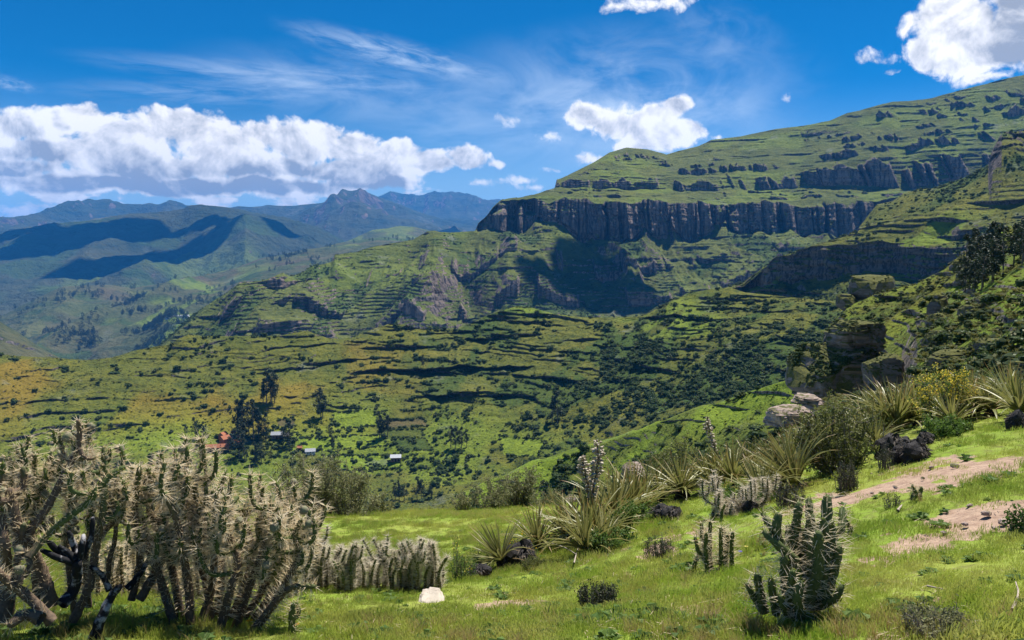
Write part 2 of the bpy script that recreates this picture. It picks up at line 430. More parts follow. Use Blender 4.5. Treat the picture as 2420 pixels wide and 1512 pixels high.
mat_far = terrain_mat('far_mountain_ground', (0.050, 0.064, 0.032), (0.074, 0.080, 0.042), (0.032, 0.046, 0.026), (0.16, 0.12, 0.10), (0.12, 0.10, 0.09), 900.0, spots=0.25)
mat_hill = terrain_mat('left_valley_ground', (0.072, 0.084, 0.030), (0.105, 0.100, 0.042), (0.050, 0.066, 0.026), (0.20, 0.17, 0.15), (0.14, 0.12, 0.11), 260.0, spots=0.6)
mat_mesa = terrain_mat('mesa_ground', (0.088, 0.104, 0.025), (0.122, 0.134, 0.030), (0.056, 0.074, 0.022), (0.25, 0.19, 0.16), (0.16, 0.13, 0.115), 60.0, spots=0.45)
mat_ridge = terrain_mat('ridge_ground', (0.100, 0.112, 0.020), (0.140, 0.138, 0.024), (0.055, 0.068, 0.018), (0.19, 0.155, 0.13), (0.12, 0.10, 0.092), 26.0, spots=0.6)
mat_right = terrain_mat('right_slope_ground', (0.100, 0.135, 0.024), (0.145, 0.170, 0.028), (0.070, 0.090, 0.022), (0.25, 0.21, 0.18), (0.16, 0.14, 0.125), 9.0, spots=0.6)

SX = 2.1
# --- farthest ranges ------------------------------------------------------------------
def far_sheet(name, ridge, d_top, d_foot, y_foot, seed, amp, unit, x0=-260, x1=2680, foot=None):
    L0 = foot or [(x0, y_foot, d_foot), (x1, y_foot, d_foot)]
    L1 = [(x, y, d_top) for x, y in ridge]
    mid = [(x, y + 0.42 * (y_foot - y), d_foot + 0.55 * (d_top - d_foot)) for x, y in ridge]
    S = loft([L0, mid, L1], x0, x1, SX * 1.5, 2.4, (d_top * 0.15, d_top * 0.05))
    x, y = S.P[..., 0], S.P[..., 1]
    fade = 1 - 0.75 * sstep(S.T, 1.75, 2.0)
    S.P[..., 2] += (ridged2(x / unit, y / (unit * 1.8), 5, seed) - 0.25) * amp * fade
    return S
S = far_sheet('mountain', [(-260,520),(-100,528),(0,534),(26,540),(79,521),(123,510),(167,503),(211,492),(250,491),(286,494),(378,492),(408,490),(470,492),(600,505),(800,530),(2680,540)], 13000, 9500, 600, 3, 420, 1700)
finish('mountain', S, mat_far, 0.62, 0.80, 0.8)
S = far_sheet('mountain', [(-260,560),(500,500),(562,491),(611,487),(659,481),(703,483),(764,479),(791,468),(813,467),(848,455),(879,463),(900,471),(950,485),(1000,500),(1060,516),(1110,530),(1200,545),(2680,560)], 11500, 8200, 590, 7, 430, 1500)
finish('mountain', S, mat_far, 0.66, 0.84, 1.0)
S = far_sheet('mountain', [(-260,555),(600,520),(800,490),(870,475),(900,467),(922,456),(953,463),(984,468),(1010,461),(1045,463),(1063,459),(1085,464),(1110,470),(1135,477),(1150,476),(1175,469),(1200,472),(1300,470),(1500,480),(2680,470)], 16500, 12500, 580, 11, 480, 1600)
finish('mountain', S, mat_far, 0.70, 0.88, 1.0)
S = far_sheet('mountain', [(-260,525),(0,527),(60,528),(200,524),(600,520),(2680,520)], 21000, 18500, 575, 19, 200, 2500)
finish('mountain', S, mat_far, 0.3, 0.5, 0.5)
# --- big hill under the cloud shadow ----------------------------------------------------
ridge = [(-260,575),(-100,566),(0,558),(13,549),(132,536),(246,516),(334,507),(395,499),(433,492),(452,483),(474,482),(505,485),(562,492),(584,499),(659,516),(703,532),(747,554),(773,567),(830,580),(1000,590),(2680,600)]
foot = [(-260,860,4000),(0,830,4000),(150,770,4300),(300,750,4500),(450,730,4700),(560,700,4900),(700,660,5400),(850,640,5700),(2680,660,5700)]
mid = [(-260,650,5600),(0,640,5700),(120,622,5800),(240,600,5900),(330,585,6100),(420,600,6300),(480,590,6300),(540,560,6100),(580,530,5900),(620,545,5900),(680,568,6000),(760,582,6300),(2680,600,6500)]
S = loft([foot, mid, [(x, y, 7600) for x, y in ridge]], -260, 1300, SX * 1.2, 2.2, (900, 300))
x, y = S.P[..., 0], S.P[..., 1]; fade = 1 - 0.8 * sstep(S.T, 1.7, 2.0)
S.P[..., 2] += ((ridged2(x / 900, y / 1700, 5, 23) - 0.2) * 190 + fbm2(x / 250, y / 250, 3, 29) * 25) * fade
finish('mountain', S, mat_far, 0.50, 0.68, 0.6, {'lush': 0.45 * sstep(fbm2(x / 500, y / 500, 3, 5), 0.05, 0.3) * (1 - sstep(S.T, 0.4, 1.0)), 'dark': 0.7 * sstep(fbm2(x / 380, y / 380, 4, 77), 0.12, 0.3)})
# --- rolling fields of the left valley --------------------------------------------------
crest = [(-260,800),(-100,775),(9,751),(66,720),(145,681),(198,676),(246,672),(316,677),(395,663),(496,652),(558,633),(611,611),(659,602),(725,589),(764,586),(817,571),(896,562),(966,565),(988,567),(1200,575),(1400,590)]
S = loft([[(-260,960,2300),(0,930,2400),(140,880,2500),(260,880,2300),(420,860,2200),(600,830,2300),(1400,760,2600)],
          [(-260,880,2800),(0,850,2900),(120,820,3000),(220,800,2900),(330,770,2900),(450,725,3000),(600,690,3100),(800,640,3300),(1400,650,3500)],
          [(x, y, 4100 + 0.55 * max(0, x - 200)) for x, y in crest]], -260, 1400, SX, 1.9, (700, 260))
x, y, z = S.P[..., 0], S.P[..., 1], S.P[..., 2]; fade = 1 - 0.8 * sstep(S.T, 1.8, 2.0)
S.P[..., 2] += ((ridged2(x / 420, y / 900, 5, 41) - 0.2) * 85 * (1 - 0.6 * sstep(S.px, 350, 600)) + fbm2(x / 120, y / 120, 4, 43) * 10) * fade
strata(S, 22, 10, 5, 400)
fld = sstep(fbm2(x / 170, y / 170, 2, 61), -0.05, 0.12)
A = {'lush': fld * 0.9 * np.clip(blob(S, 420, 800, 260, 70) + blob(S, 560, 690, 200, 50) + blob(S, 900, 575, 160, 14), 0, 1),
     'soil': 0.75 * sstep(fbm2(x / 150, y / 150, 3, 67), 0.10, 0.25) * np.clip(blob(S, 620, 630, 160, 26) + blob(S, 430, 680, 220, 22), 0, 1),
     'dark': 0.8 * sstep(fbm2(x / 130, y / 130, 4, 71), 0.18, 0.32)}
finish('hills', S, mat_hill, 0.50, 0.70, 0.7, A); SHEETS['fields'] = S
S = loft([[(700,640,4800),(1200,640,4800)], [(700,600,5600),(821,569,5700),(879,545,5900),(944,534,6000),(980,536,6000),(1010,545,6000),(1100,560,6000),(1200,575,6000)]], 760, 1200, SX, 2.0, (500, 200))
x, y = S.P[..., 0], S.P[..., 1]; S.P[..., 2] += fbm2(x / 300, y / 300, 4, 45) * 14
finish('hills', S, mat_hill, 0.4, 0.6, 0.5, {'lush': 0.5 * sstep(fbm2(x / 200, y / 200, 2, 61), 0.0, 0.15)})
# small cliffed spur at the far left
S = loft([[(-260,960,1500),(0,930,1500),(170,900,1600),(260,890,1700)], [(-260,800,1750),(0,806,1750),(60,826,1760),(110,842,1780),(145,852,1800),(260,900,1900)],
          [(-260,790,1760),(0,793,1760),(60,812,1770),(100,832,1785),(145,850,1805),(260,895,1905)], [(-260,730,1950),(-100,742,1950),(0,760,1950),(44,786,1960),(83,813,1970),(145,848,1990),(200,872,2000),(260,890,2000)]], -260, 260, SX, 1.8, (250, 150))
x, y, z = S.P[..., 0], S.P[..., 1], S.P[..., 2]
S.P[..., 2] += fbm2(x / 60, y / 60, 4, 49) * 6 * (1 - sstep(S.T, 2.7, 3))
shift(S, ridged2(x / 26, z / 60, 3, 51) * 9 * seg_mask(S, 0.9, 2.0)); strata(S, 13, 7, 53, 120)
finish('hills', S, mat_hill, 0.50, 0.70, 1.0)

# --- the mesa: three tiers of cliffs ----------------------------------------------------
ridge = [(330,860),(391,808),(444,756),(483,725),(558,676),(567,672),(624,666),(650,668),(703,650),(738,630),(782,619),(791,602),(813,600),(843,595),(874,584),(914,576),(975,567),(1010,549),(1028,547),(1063,549),(1122,546),(1130,527),(1150,510),(1165,490),(1185,473),(1250,465),(1310,447),(1315,425),(1340,415),(1400,385),(1440,360),(1480,348),(1530,353),(1575,365),(1600,358),(1650,345),(1680,331),(1750,322),(1830,305),(1900,297),(1960,285),(2000,268),(2030,261),(2070,250),(2110,240),(2150,238),(2200,232),(2250,218),(2320,200),(2400,180),(2419,177),(2680,120)]
rx_ = [p[0] for p in ridge]; ry_ = [p[1] for p in ridge]
def rl(x): return float(np.interp(x, rx_, ry_))
def dr(x): return float(np.interp(x, [330, 560, 1060, 1180, 1310, 1480, 2000, 2680], [1350, 1450, 1720, 1790, 1900, 2260, 2420, 2600]))
xs_ = sorted(set(rx_ + list(range(330, 2681, 30))))
def line(ys, ds):
    """feature line clipped so that it never rises above the skyline"""
    o = []
    for x in xs_:
        yy = float(np.interp(x, [p[0] for p in ys], [p[1] for p in ys])); dd = float(np.interp(x, [p[0] for p in ds], [p[1] for p in ds]))
        cap = rl(x)
        if yy <= cap + 1: yy = cap + 0.6; dd = min(dd, dr(x) - 1)
        o.append((x, yy, dd))
    return o
foot = line([(330,900),(600,860),(900,830),(1100,800),(1250,790),(1560,790),(1900,740),(2680,700)], [(330,1150),(900,1250),(1250,1330),(1560,1380),(2680,1450)])
lowb = line([(330,840),(560,735),(640,740),(760,755),(850,745),(950,690),(1020,700),(1100,770),(1200,700),(1400,730),(1520,745),(1700,700),(2000,650),(2680,640)], [(330,1250),(700,1330),(1000,1390),(1300,1440),(1560,1490),(2680,1600)])
lowt = line([(330,820),(560,700),(640,712),(760,712),(850,712),(950,640),(1020,660),(1100,730),(1200,640),(1400,660),(1520,690),(1700,640),(2000,600),(2680,600)], [(330,1285),(700,1375),(1000,1450),(1300,1515),(1560,1560),(2680,1680)])
mainb = line([(330,300),(1105,300),(1125,546),(1200,542),(1290,532),(1350,530),(1420,552),(1500,560),(1600,548),(1700,545),(1800,555),(1860,565),(1950,572),(2060,575),(2300,560),(2680,540)], [(330,1400),(1050,1690),(1180,1720),(1500,1760),(2000,1880),(2680,2000)])
maint = line([(330,300),(1105,300),(1125,528),(1160,492),(1185,474),(1300,478),(1500,480),(1700,484),(1850,485),(2060,482),(2300,470),(2680,450)], [(330,1405),(1050,1700),(1180,1740),(1500,1785),(2000,1900),(2680,2030)])
upb = line([(330,300),(1290,300),(1310,447),(1400,448),(1500,449),(1600,452),(1700,450),(1850,449),(1930,441),(2000,440),(2100,448),(2200,444),(2300,430),(2680,400)], [(330,1410),(1185,1750),(1310,1860),(1500,1920),(2000,2040),(2680,2150)])
upt = line([(330,300),(1290,300),(1310,430),(1400,420),(1500,420),(1600,422),(1700,418),(1850,412),(1930,392),(2000,385),(2080,370),(2130,382),(2200,360),(2300,355),(2680,330)], [(330,1415),(1185,1755),(1310,1890),(1500,1972),(2000,2110),(2680,2230)])
S = loft([foot, lowb, lowt, mainb, maint, upb, upt, [(x, rl(x), dr(x)) for x in xs_]], 330, 2680, SX, 1.6, (260, 110), soften=1)
x, y, z = S.P[..., 0].copy(), S.P[..., 1].copy(), S.P[..., 2].copy()
edge = 1 - 0.85 * sstep(S.T, 6.7, 7.0)
skygap = S.py - np.interp(S.px, rx_, ry_)
near_sky = sstep(skygap, 2, 22)       # keep the skyline where it is
rr0 = np.hypot(x, y); RA = np.zeros_like(x)
def crag(S, t0, t1, cm, ttop, fine, seed, mx=60.0):
    """upright faces standing out of the slope between feature lines t0 and t1, flat-topped"""
    i0 = int(np.argmin(np.abs(S.T[:, 0] - t0)))
    rb = rr0[i0][None, :]
    q = (S.T - t0) / (t1 - t0)
    inside = sstep(q, -0.02, 0.04) * (1 - sstep(q, ttop - 0.05, ttop + 0.12))
    rel = np.clip(rr0 - rb, 0, mx)
    ribs = ridged2(x / 19, z / 240, 3, seed, 0.55) * 6 + fbm2(x / 7, z / 11, 3, seed + 4) * 2.2
    shift(S, (rel * cm + ribs * fine * cm) * inside)
    RA[:] = np.maximum(RA, inside * sstep(cm, 0.3, 0.8))
# gullies and spurs running down the slopes
g_ = ridged2(x / 120 + 0.5 * fbm2(x / 200, y / 200, 2, 3), y / 520 + z / 400, 4, 101)
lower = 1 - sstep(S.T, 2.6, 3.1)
S.P[..., 2] += (g_ - 0.15) * (7 + 30 * lower) * (0.2 + 0.8 * near_sky) * edge
S.P[..., 2] += fbm2(x / 45, y / 45, 4, 103) * 4 * edge
# main escarpment: buttresses, chimneys and stepped shoulders
mmask = seg_mask(S, 3.0, 4.06, 0.07) * sstep(S.px, 1120, 1140)
cn = ridged2(x / 40 + 0.10 * z / 40, z / 520, 4, 107, 0.55)
cn2 = np.abs(noise2(x / 17, z / 300, 171)); chim = 1 - sstep(cn2, 0.0, 0.16)
cl = fbm2(x / 120, z / 900, 2, 111)
gap = 1 - sstep(np.abs(noise2(x / 95 + 0.3, z / 900, 177) + 0.15 * noise2(x / 20, z / 30, 178)), 0.02, 0.17)
shoulder = (saw(z / 24 + 0.8 * fbm2(x / 60, z * 0, 2, 173), 0.25) - 0.5) * 7 * sstep(fbm2(x / 45, z / 80, 2, 175), -0.15, 0.15)
shift(S, (cn * 34 + cl * 34 - chim * 22 - gap * 48 + shoulder + fbm2(x / 9, z / 14, 3, 113) * 3.0) * mmask)
S.P[..., 2] += (ridged2(x / 80, z * 0 + 3, 3, 115) * 30 - 8) * seg_mask(S, 2.80, 3.22, 0.10) * sstep(S.px, 1150, 1200)
S.P[..., 2] += (fbm2(x / 38, z * 0 + 9, 3, 116) * 13) * seg_mask(S, 3.85, 4.15, 0.10) * sstep(S.px, 1180, 1230)
# upper band: separate crags with grass saddles between them
cm = sstep(fbm2(x / 30, z * 0 + 1.5, 3, 117), -0.24, -0.10) * sstep(S.px, 1300, 1320)
big = sstep(S.px, 1880, 1960)
ttop = 0.66 + (0.5 - 0.25 * big) * fbm2(x / 22, z * 0 + 7.5, 3, 118) + 0.12 * big
crag(S, 5.0, 6.0, cm * (0.75 + 0.35 * big), ttop, 1.0, 119)
# lower crags, broken
cm2 = sstep(fbm2(x / 34, z * 0 + 4.5, 3, 121), 0.0, 0.14)
crag(S, 1.0, 2.0, cm2 * 1.0, 0.7 + 0.4 * fbm2(x / 50, z * 0 + 2.5, 2, 122), 1.0, 123, 30.0)
cm4 = sstep(fbm2(x / 30, z * 0 + 24.5, 3, 125), 0.0, 0.14) * near_sky
crag(S, 2.25, 2.6, cm4 * 0.9, 0.8 + 0.4 * fbm2(x / 50, z * 0 + 2.5, 2, 126), 1.0, 127, 26.0)
cm5 = sstep(fbm2(x / 34, z * 0 + 34.5, 3, 128), 0.06, 0.2)
crag(S, 0.35, 0.75, cm5, 0.8 + 0.3 * fbm2(x / 50, z * 0 + 2.5, 2, 129), 1.0, 130, 26.0)
# pinnacles on the top slope
clus = sstep(fbm2(x / 120, z / 90, 2, 134), -0.3, 0.1)
for k_, (t0, t1, th) in enumerate([(6.10, 6.24, 0.02), (6.28, 6.36, 0.08), (6.40, 6.52, 0.04), (6.56, 6.64, 0.10), (6.68, 6.82, 0.03), (6.86, 6.95, 0.08), (4.35, 4.45, 0.14), (4.58, 4.70, 0.12), (4.78, 4.90, 0.06)]):
    cmk = sstep(fbm2(x / (16 + 14 * (k_ % 2 == 0)), z * 0 + 40.5 + 9 * k_, 4, 131 + k_, 0.6), th - 0.04, th + 0.08) * near_sky * clus
    crag(S, t0, t1, cmk, 0.7 + 0.8 * fbm2(x / 9, z * 0 + 44.5 + k_, 3, 132 + k_), 1.0, 133 + k_)
cm7 = sstep(fbm2(x / 40, z * 0 + 60.5, 3, 138), 0.10, 0.22) * near_sky
crag(S, 4.35, 4.65, cm7 * 0.8, 0.5, 0.5, 139)
# ledges and old terraces
strata(S, 30, 9, 141, 80, 0.12, 0.3, 0.14, 0.9); strata(S, 12, 5.0, 143, 60, 0.05, 0.25, 0.2, 0.8); strata(S, 5.6, 4.6, 145, 60, -0.2, 0.08, 0.30, 1.0, 0, 0.45 + 0.55 * lower)
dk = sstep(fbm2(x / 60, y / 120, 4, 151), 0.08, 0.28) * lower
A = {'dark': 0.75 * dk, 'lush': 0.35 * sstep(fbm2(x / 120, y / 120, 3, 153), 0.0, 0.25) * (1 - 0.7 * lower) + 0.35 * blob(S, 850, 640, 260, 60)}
mesa_pts = S
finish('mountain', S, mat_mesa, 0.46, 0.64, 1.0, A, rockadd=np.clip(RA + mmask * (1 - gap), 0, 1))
SHEETS['mesa'] = S

# --- cliffed spur on the right, in front of the mesa ------------------------------------
def ln(*p): return list(p)
top = ln((1640,712,900),(1725,678,880),(1758,668,870),(1832,613,850),(1889,597,850),(1938,580,850),(1945,577,850),(2025,549,860),(2029,536,880),(2047,514,900),(2064,493,920),(2072,483,930),(2107,476,930),(2135,458,930),(2170,448,920),(2202,446,910),(2233,434,900),(2276,420,880),(2311,402,860),(2335,388,850),(2342,360,850),(2367,311,850),(2381,307,850),(2419,309,850),(2520,300,850),(2680,270,850))
top = [(a_, b_, c_ + 70) for a_, b_, c_ in top]
tx = [p[0] for p in top]; ty = [p[1] for p in top]; td = [p[2] for p in top]
def cl(ys, ds):
    o = []
    for x in sorted(set(tx + list(range(1640, 2681, 20)))):
        yy = float(np.interp(x, [p[0] for p in ys], [p[1] for p in ys])); dd = float(np.interp(x, [p[0] for p in ds], [p[1] for p in ds]))
        cap = float(np.interp(x, tx, ty))
        if yy <= cap + 1: yy = cap + 0.6; dd = min(dd, float(np.interp(x, tx, td)) - 1)
        o.append((x, yy, dd))
    return o
toph = [(x, float(np.interp(x, tx, ty)), float(np.interp(x, tx, td))) for x in sorted(set(tx + list(range(1640, 2681, 20))))]
S = loft([cl([(1640,800),(1760,755),(1900,760),(2100,770),(2300,770),(2680,760)], [(1640,930),(1760,890),(1900,790),(2100,660),(2300,600),(2680,560)]),
          cl([(1640,720),(1760,690),(1850,660),(1880,676),(1960,668),(2020,640),(2080,636),(2190,650),(2240,630),(2300,592),(2680,540)], [(1640,940),(1760,900),(1850,860),(2080,790),(2300,730),(2680,700)]),
          cl([(1640,716),(1760,672),(1832,615),(1889,598),(1942,580),(2030,572),(2100,576),(2200,576),(2285,570),(2330,540),(2680,500)], [(1640,945),(1832,870),(2080,800),(2300,742),(2680,710)]),
          cl([(1640,715),(1942,579),(2030,552),(2060,545),(2100,548),(2180,540),(2240,560),(2300,555),(2680,480)], [(1640,950),(2030,840),(2300,770),(2680,740)]),
          cl([(1640,714),(1942,578),(2030,537),(2060,525),(2100,520),(2180,505),(2230,500),(2262,505),(2300,530),(2680,450)], [(1640,955),(2030,850),(2300,790),(2680,760)]),
          toph], 1640, 2680, SX, 1.8, (160, 80), soften=1)
x, y, z = S.P[..., 0].copy(), S.P[..., 1].copy(), S.P[..., 2].copy()
edge = 1 - 0.85 * sstep(S.T, 4.7, 5.0)
S.P[..., 2] += (ridged2(x / 60, y / 160, 4, 201) - 0.15) * 7 * edge + fbm2(x / 20, y / 20, 4, 203) * 2.5 * edge
mm = seg_mask(S, 1.0, 2.05, 0.1)
gp = 1 - sstep(np.abs(noise2(x / 42, z / 300, 231) + 0.2 * noise2(x / 9, z / 12, 232)), 0.02, 0.15)
shift(S, (ridged2(x / 21, z / 260, 4, 207) * 9 + fbm2(x / 70, z / 400, 2, 211) * 13 - gp * 15 + (saw(z / 11 + 0.8 * fbm2(x / 25, z * 0, 2, 233), 0.3) - .5) * 4 + fbm2(x / 5, z / 7, 3, 213) * 1.8) * mm)
S.P[..., 2] += (ridged2(x / 34, z * 0 + 3, 3, 235) * 9 - 2) * seg_mask(S, 0.8, 1.2, 0.1) + fbm2(x / 16, z * 0 + 8, 3, 237) * 4 * seg_mask(S, 1.85, 2.2, .1)
um = seg_mask(S, 3.0, 4.0, 0.12); c_ = sstep(fbm2(x / 40, y / 60, 2, 215), -0.1, 0.15)
shift(S, (c_ * 12 * np.clip(1 - np.abs(S.T - 3.35) / 0.7, 0, 1) + ridged2(x / 13, z / 80, 3, 217) * 3 * c_) * um)
tw = sstep(S.px, 2335, 2345) * seg_mask(S, 4.75, 5.1, 0.06)       # rock tower at the right edge
shift(S, (ridged2(x / 13, z / 60, 4, 219) * 10 + (saw(z / 9 + fbm2(x / 12, z * 0, 2, 220), 0.25) - .5) * 6 + fbm2(x / 4, z / 5, 3, 222) * 2) * tw)
twt = 1 - 0.85 * sstep(S.T, 4.1, 4.5)
strata(S, 15, 9, 221, 70, -0.05, 0.2, 0.16, 0.7, 0, twt); strata(S, 5, 3.2, 223, 50, -0.2, 0.05, 0.25, 0.7, 0, twt)
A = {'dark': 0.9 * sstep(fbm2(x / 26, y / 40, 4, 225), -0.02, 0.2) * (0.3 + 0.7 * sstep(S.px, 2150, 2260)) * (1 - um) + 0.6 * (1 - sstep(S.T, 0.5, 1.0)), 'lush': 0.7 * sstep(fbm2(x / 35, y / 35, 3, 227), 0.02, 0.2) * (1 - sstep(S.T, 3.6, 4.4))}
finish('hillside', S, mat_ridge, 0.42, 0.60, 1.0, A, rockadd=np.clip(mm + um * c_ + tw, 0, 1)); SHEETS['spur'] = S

# --- terraced ridge with the hamlet -----------------------------------------------------
crest = [(-300,838),(-260,838),(0,837),(40,841),(145,848),(211,852),(264,846),(316,830),(373,817),(395,815),(422,800),(444,791),(488,793),(549,795),(650,795),(698,786),(725,782),(773,800),(804,802),(839,797),(883,778),(922,764),(957,767),(993,778),(1063,778),(1088,775),(1128,756),(1180,734),(1224,724),(1260,727),(1308,740),(1370,749),(1425,751),(1509,749),(1553,731),(1590,709),(1626,692),(1681,681),(1725,678),(1760,690),(1850,700),(2000,715),(2200,740)]
cd = lambda x: float(np.interp(x, [-300, 0, 420, 900, 1200, 1500, 1700, 2200], [720, 720, 730, 765, 780, 745, 700, 560]))
S = loft([[(-300,1330,420),(0,1330,420),(600,1330,410),(1100,1330,390),(1300,1280,360),(1600,1200,330),(2200,1100,270)],
          [(-300,1130,545),(0,1130,545),(500,1115,550),(900,1112,550),(1200,1120,500),(1400,1080,470),(1600,1000,450),(1700,980,430),(2200,950,340)],
          [(-300,1000,610),(0,1000,610),(500,1010,605),(900,1000,612),(1200,950,620),(1400,920,605),(1600,890,545),(1800,830,520),(2200,880,410)],
          [(-300,910,668),(0,910,668),(500,900,672),(900,880,690),(1200,830,702),(1400,830,672),(1600,790,630),(1800,750,600),(2200,800,480)],
          [(x, y, cd(x)) for x, y in crest]], -300, 2200, SX, 1.75, (130, 80), soften=4)
x, y, z = S.P[..., 0].copy(), S.P[..., 1].copy(), S.P[..., 2].copy()
edge = 1 - 0.85 * sstep(S.T, 3.75, 4.0)
villa = np.clip(1.3 * blob(S, 620, 1080, 260, 90) + 1.2 * blob(S, 950, 1050, 200, 75) + blob(S, 1150, 1090, 220, 80), 0, 1)
S.P[..., 2] += ((ridged2(x / 95, y / 170, 4, 301) - 0.1) * 8 * (1 - 0.8 * villa) + fbm2(x / 22, y / 22, 4, 303) * 2.0 * (1 - 0.6 * villa)) * edge
rough_ = np.clip(1 - villa, 0, 1)
strata_amt = 0.35 + 0.65 * sstep(S.px, 700, 1000)
def strata_w(S, period, amp, seed, ms, lo, hi, riser, w, warp=0.4):
    X, Y, Z = S.P[..., 0], S.P[..., 1], S.P[..., 2]
    u = Z / period + warp * fbm2(X / (period * 12), Y / (period * 12), 3, seed)
    m = sstep(fbm2(X / ms + 3.1, Y / ms + Z / (ms * 0.4), 3, seed + 5), lo, hi)
    shift(S, (saw(u, riser) - 0.5) * amp * m * w)
strata_w(S, 15, 11, 311, 90, 0.0, 0.2, 0.18, rough_ * strata_amt, 0.9)
strata_w(S, 7.3, 7.4, 313, 48, -0.22, 0.1, 0.30, rough_ * (0.35 + 0.65 * strata_amt), 1.3)
strata_w(S, 3.0, 3.9, 315, 30, -0.22, 0.12, 0.36, (0.2 + 0.8 * rough_) * (0.5 + 0.5 * sstep(S.px, 500, 900)), 1.5)
S.P[..., 2] += fbm2(x / 7, y / 7, 3, 331) * 0.9 * edge
cr = sstep(fbm2(x / 55, y / 55, 2, 317), 0.12, 0.3) * seg_mask(S, 2.0, 3.9, 0.1) * strata_amt
shift(S, cr * (saw(z / 20 + 0.3 * fbm2(x / 90, y / 90, 2, 319), 0.12) - 0.5) * 18)
north = sstep(S.px, 800, 1150)
hay = 1.0 * (1 - sstep(S.px, 650, 1150)) * sstep(S.py, 800, 830) * (1 - sstep(S.py, 1000, 1060))
A = {'dry': np.clip(0.8 * sstep(fbm2(x / 60, y / 90, 4, 321), 0.02, 0.3) * hay, 0, 0.9),
     'lush': np.clip(0.6 * villa * sstep(fbm2(x / 40, y / 40, 3, 323), -0.3, 0.1) + 0.8 * blob(S, 1600, 770, 120, 70) * sstep(fbm2(x / 25, y / 25, 3, 325), -0.15, 0.15) + 0.75 * blob(S, 1250, 735, 190, 10) + 0.6 * blob(S, 250, 1040, 250, 50), 0, 1),
     'dark': np.clip(0.85 * sstep(fbm2(x / 30, y / 45, 4, 327), 0.05, 0.25) * (0.25 + 0.75 * north) * (1 - 0.7 * villa) + 0.7 * blob(S, 1700, 850, 170, 90) * sstep(fbm2(x / 16, y / 16, 3, 329), -0.2, 0.1), 0, 1),
     'soil': np.zeros_like(x)}
FIELDS = [([(795,1035),(900,1030),(915,1060),(805,1066)], 'dry', 0.30), ([(787,985),(885,975),(895,1005),(795,1015)], 'dry', 0.35), ([(905,995),(1000,990),(1010,1012),(915,1015)], 'soil', 0.7),
          ([(905,1020),(1000,1020),(1000,1042),(912,1045)], 'dark', 0.5), ([(925,1048),(1005,1042),(1025,1068),(945,1072)], 'dark', 0.8), ([(680,1040),(780,1040),(790,1072),(690,1070)], 'lush', 1.0),
          ([(780,1080),(940,1080),(950,1110),(800,1112)], 'lush', 1.0), ([(655,998),(695,996),(697,1010),(657,1011)], 'soil', 0.7), ([(1180,1040),(1290,1050),(1270,1090),(1190,1080)], 'dry', 0.3)]
for poly, k, v in FIELDS:
    pm = poly_mask(S, poly, 2.0)
    for kk in ('dry', 'lush', 'dark', 'soil'): A[kk] = A[kk] * (1 - pm) + (v * pm if kk == k else 0)
    if k in ('dry', 'soil'): A['lush'] = np.clip(A['lush'] + (0.9 if k == 'dry' else 0.2) * pm, 0, 1)
finish('terraced_hillside', S, mat_ridge, 0.40, 0.60, 1.0, A); SHEETS['ridge'] = S

# --- grassy spur across the gully (front right) ----------------------------------------
S = loft([[(1080,1330,165),(1300,1330,158),(1700,1250,138),(2100,1150,104),(2680,1100,72)],
          [(1080,1220,192),(1250,1210,190),(1500,1140,178),(1700,1060,163),(1900,980,150),(2100,930,130),(2680,900,105)],
          [(1080,1180,200),(1250,1100,206),(1330,1075,206),(1440,1040,204),(1600,985,192),(1700,955,186),(1800,915,178),(1900,880,168),(1960,855,163),(2050,830,155),(2200,800,146),(2680,760,125)]],
         1080, 2680, SX, 1.8, (60, 30), soften=3)
x, y, z = S.P[..., 0].copy(), S.P[..., 1].copy(), S.P[..., 2].copy()
edge = 1 - 0.7 * sstep(S.T, 1.8, 2.0)
S.P[..., 2] += ((ridged2(x / 28, y / 50, 4, 401) - 0.1) * 3.0 + fbm2(x / 8, y / 8, 4, 403) * 0.8) * edge
strata(S, 4.5, 2.2, 405, 22, 0.0, 0.25, 0.2, 1.2); strata(S, 1.5, 0.6, 407, 14, -0.1, 0.2, 0.3, 1.4)
A = {'lush': 0.9 * sstep(fbm2(x / 12, y / 18, 3, 409), -0.15, 0.1), 'dark': 0.8 * sstep(fbm2(x / 14, y / 20, 4, 411), 0.05, 0.22)}
finish('grassy_spur', S, mat_right, 0.42, 0.62, 1.0, A); SHEETS['front'] = S

# --- stony hillside at the right --------------------------------------------------------
S = loft([[(1780,1400,34),(1900,1240,34),(2000,1130,34),(2200,1080,34),(2419,1050,34),(2680,1030,34)],
          [(1780,1320,75),(1880,1120,75),(1930,985,75),(2000,950,72),(2150,932,60),(2300,925,50),(2419,930,44),(2680,930,40)],
          [(1780,1290,100),(1890,1060,102),(1935,975,104),(1970,948,104),(2060,940,104),(2130,925,100),(2165,850,92),(2250,815,78),(2350,800,66),(2419,790,58),(2680,770,54)],
          [(1780,1160,125),(1900,1010,132),(1945,880,138),(2000,820,138),(2080,790,135),(2140,770,125),(2180,745,120),(2250,725,108),(2350,705,92),(2419,690,80),(2680,670,74)],
          [(1780,1060,160),(1900,960,178),(1950,790,190),(2000,730,190),(2080,695,188),(2160,680,182),(2230,640,174),(2261,612,172),(2304,588,170),(2332,562,168),(2381,538,160),(2419,530,152),(2680,470,145)]],
         1780, 2680, 1.8, 1.7, (60, 30), soften=3)
x, y, z = S.P[..., 0].copy(), S.P[..., 1].copy(), S.P[..., 2].copy()
edge = 1 - 0.7 * sstep(S.T, 3.8, 4.0)
sc_ = np.clip(np.hypot(x, y) / 120, 0.25, 1.6)
bo = np.clip(1 - 1.2 * blob(S, 2030, 900, 110, 70), 0, 1)
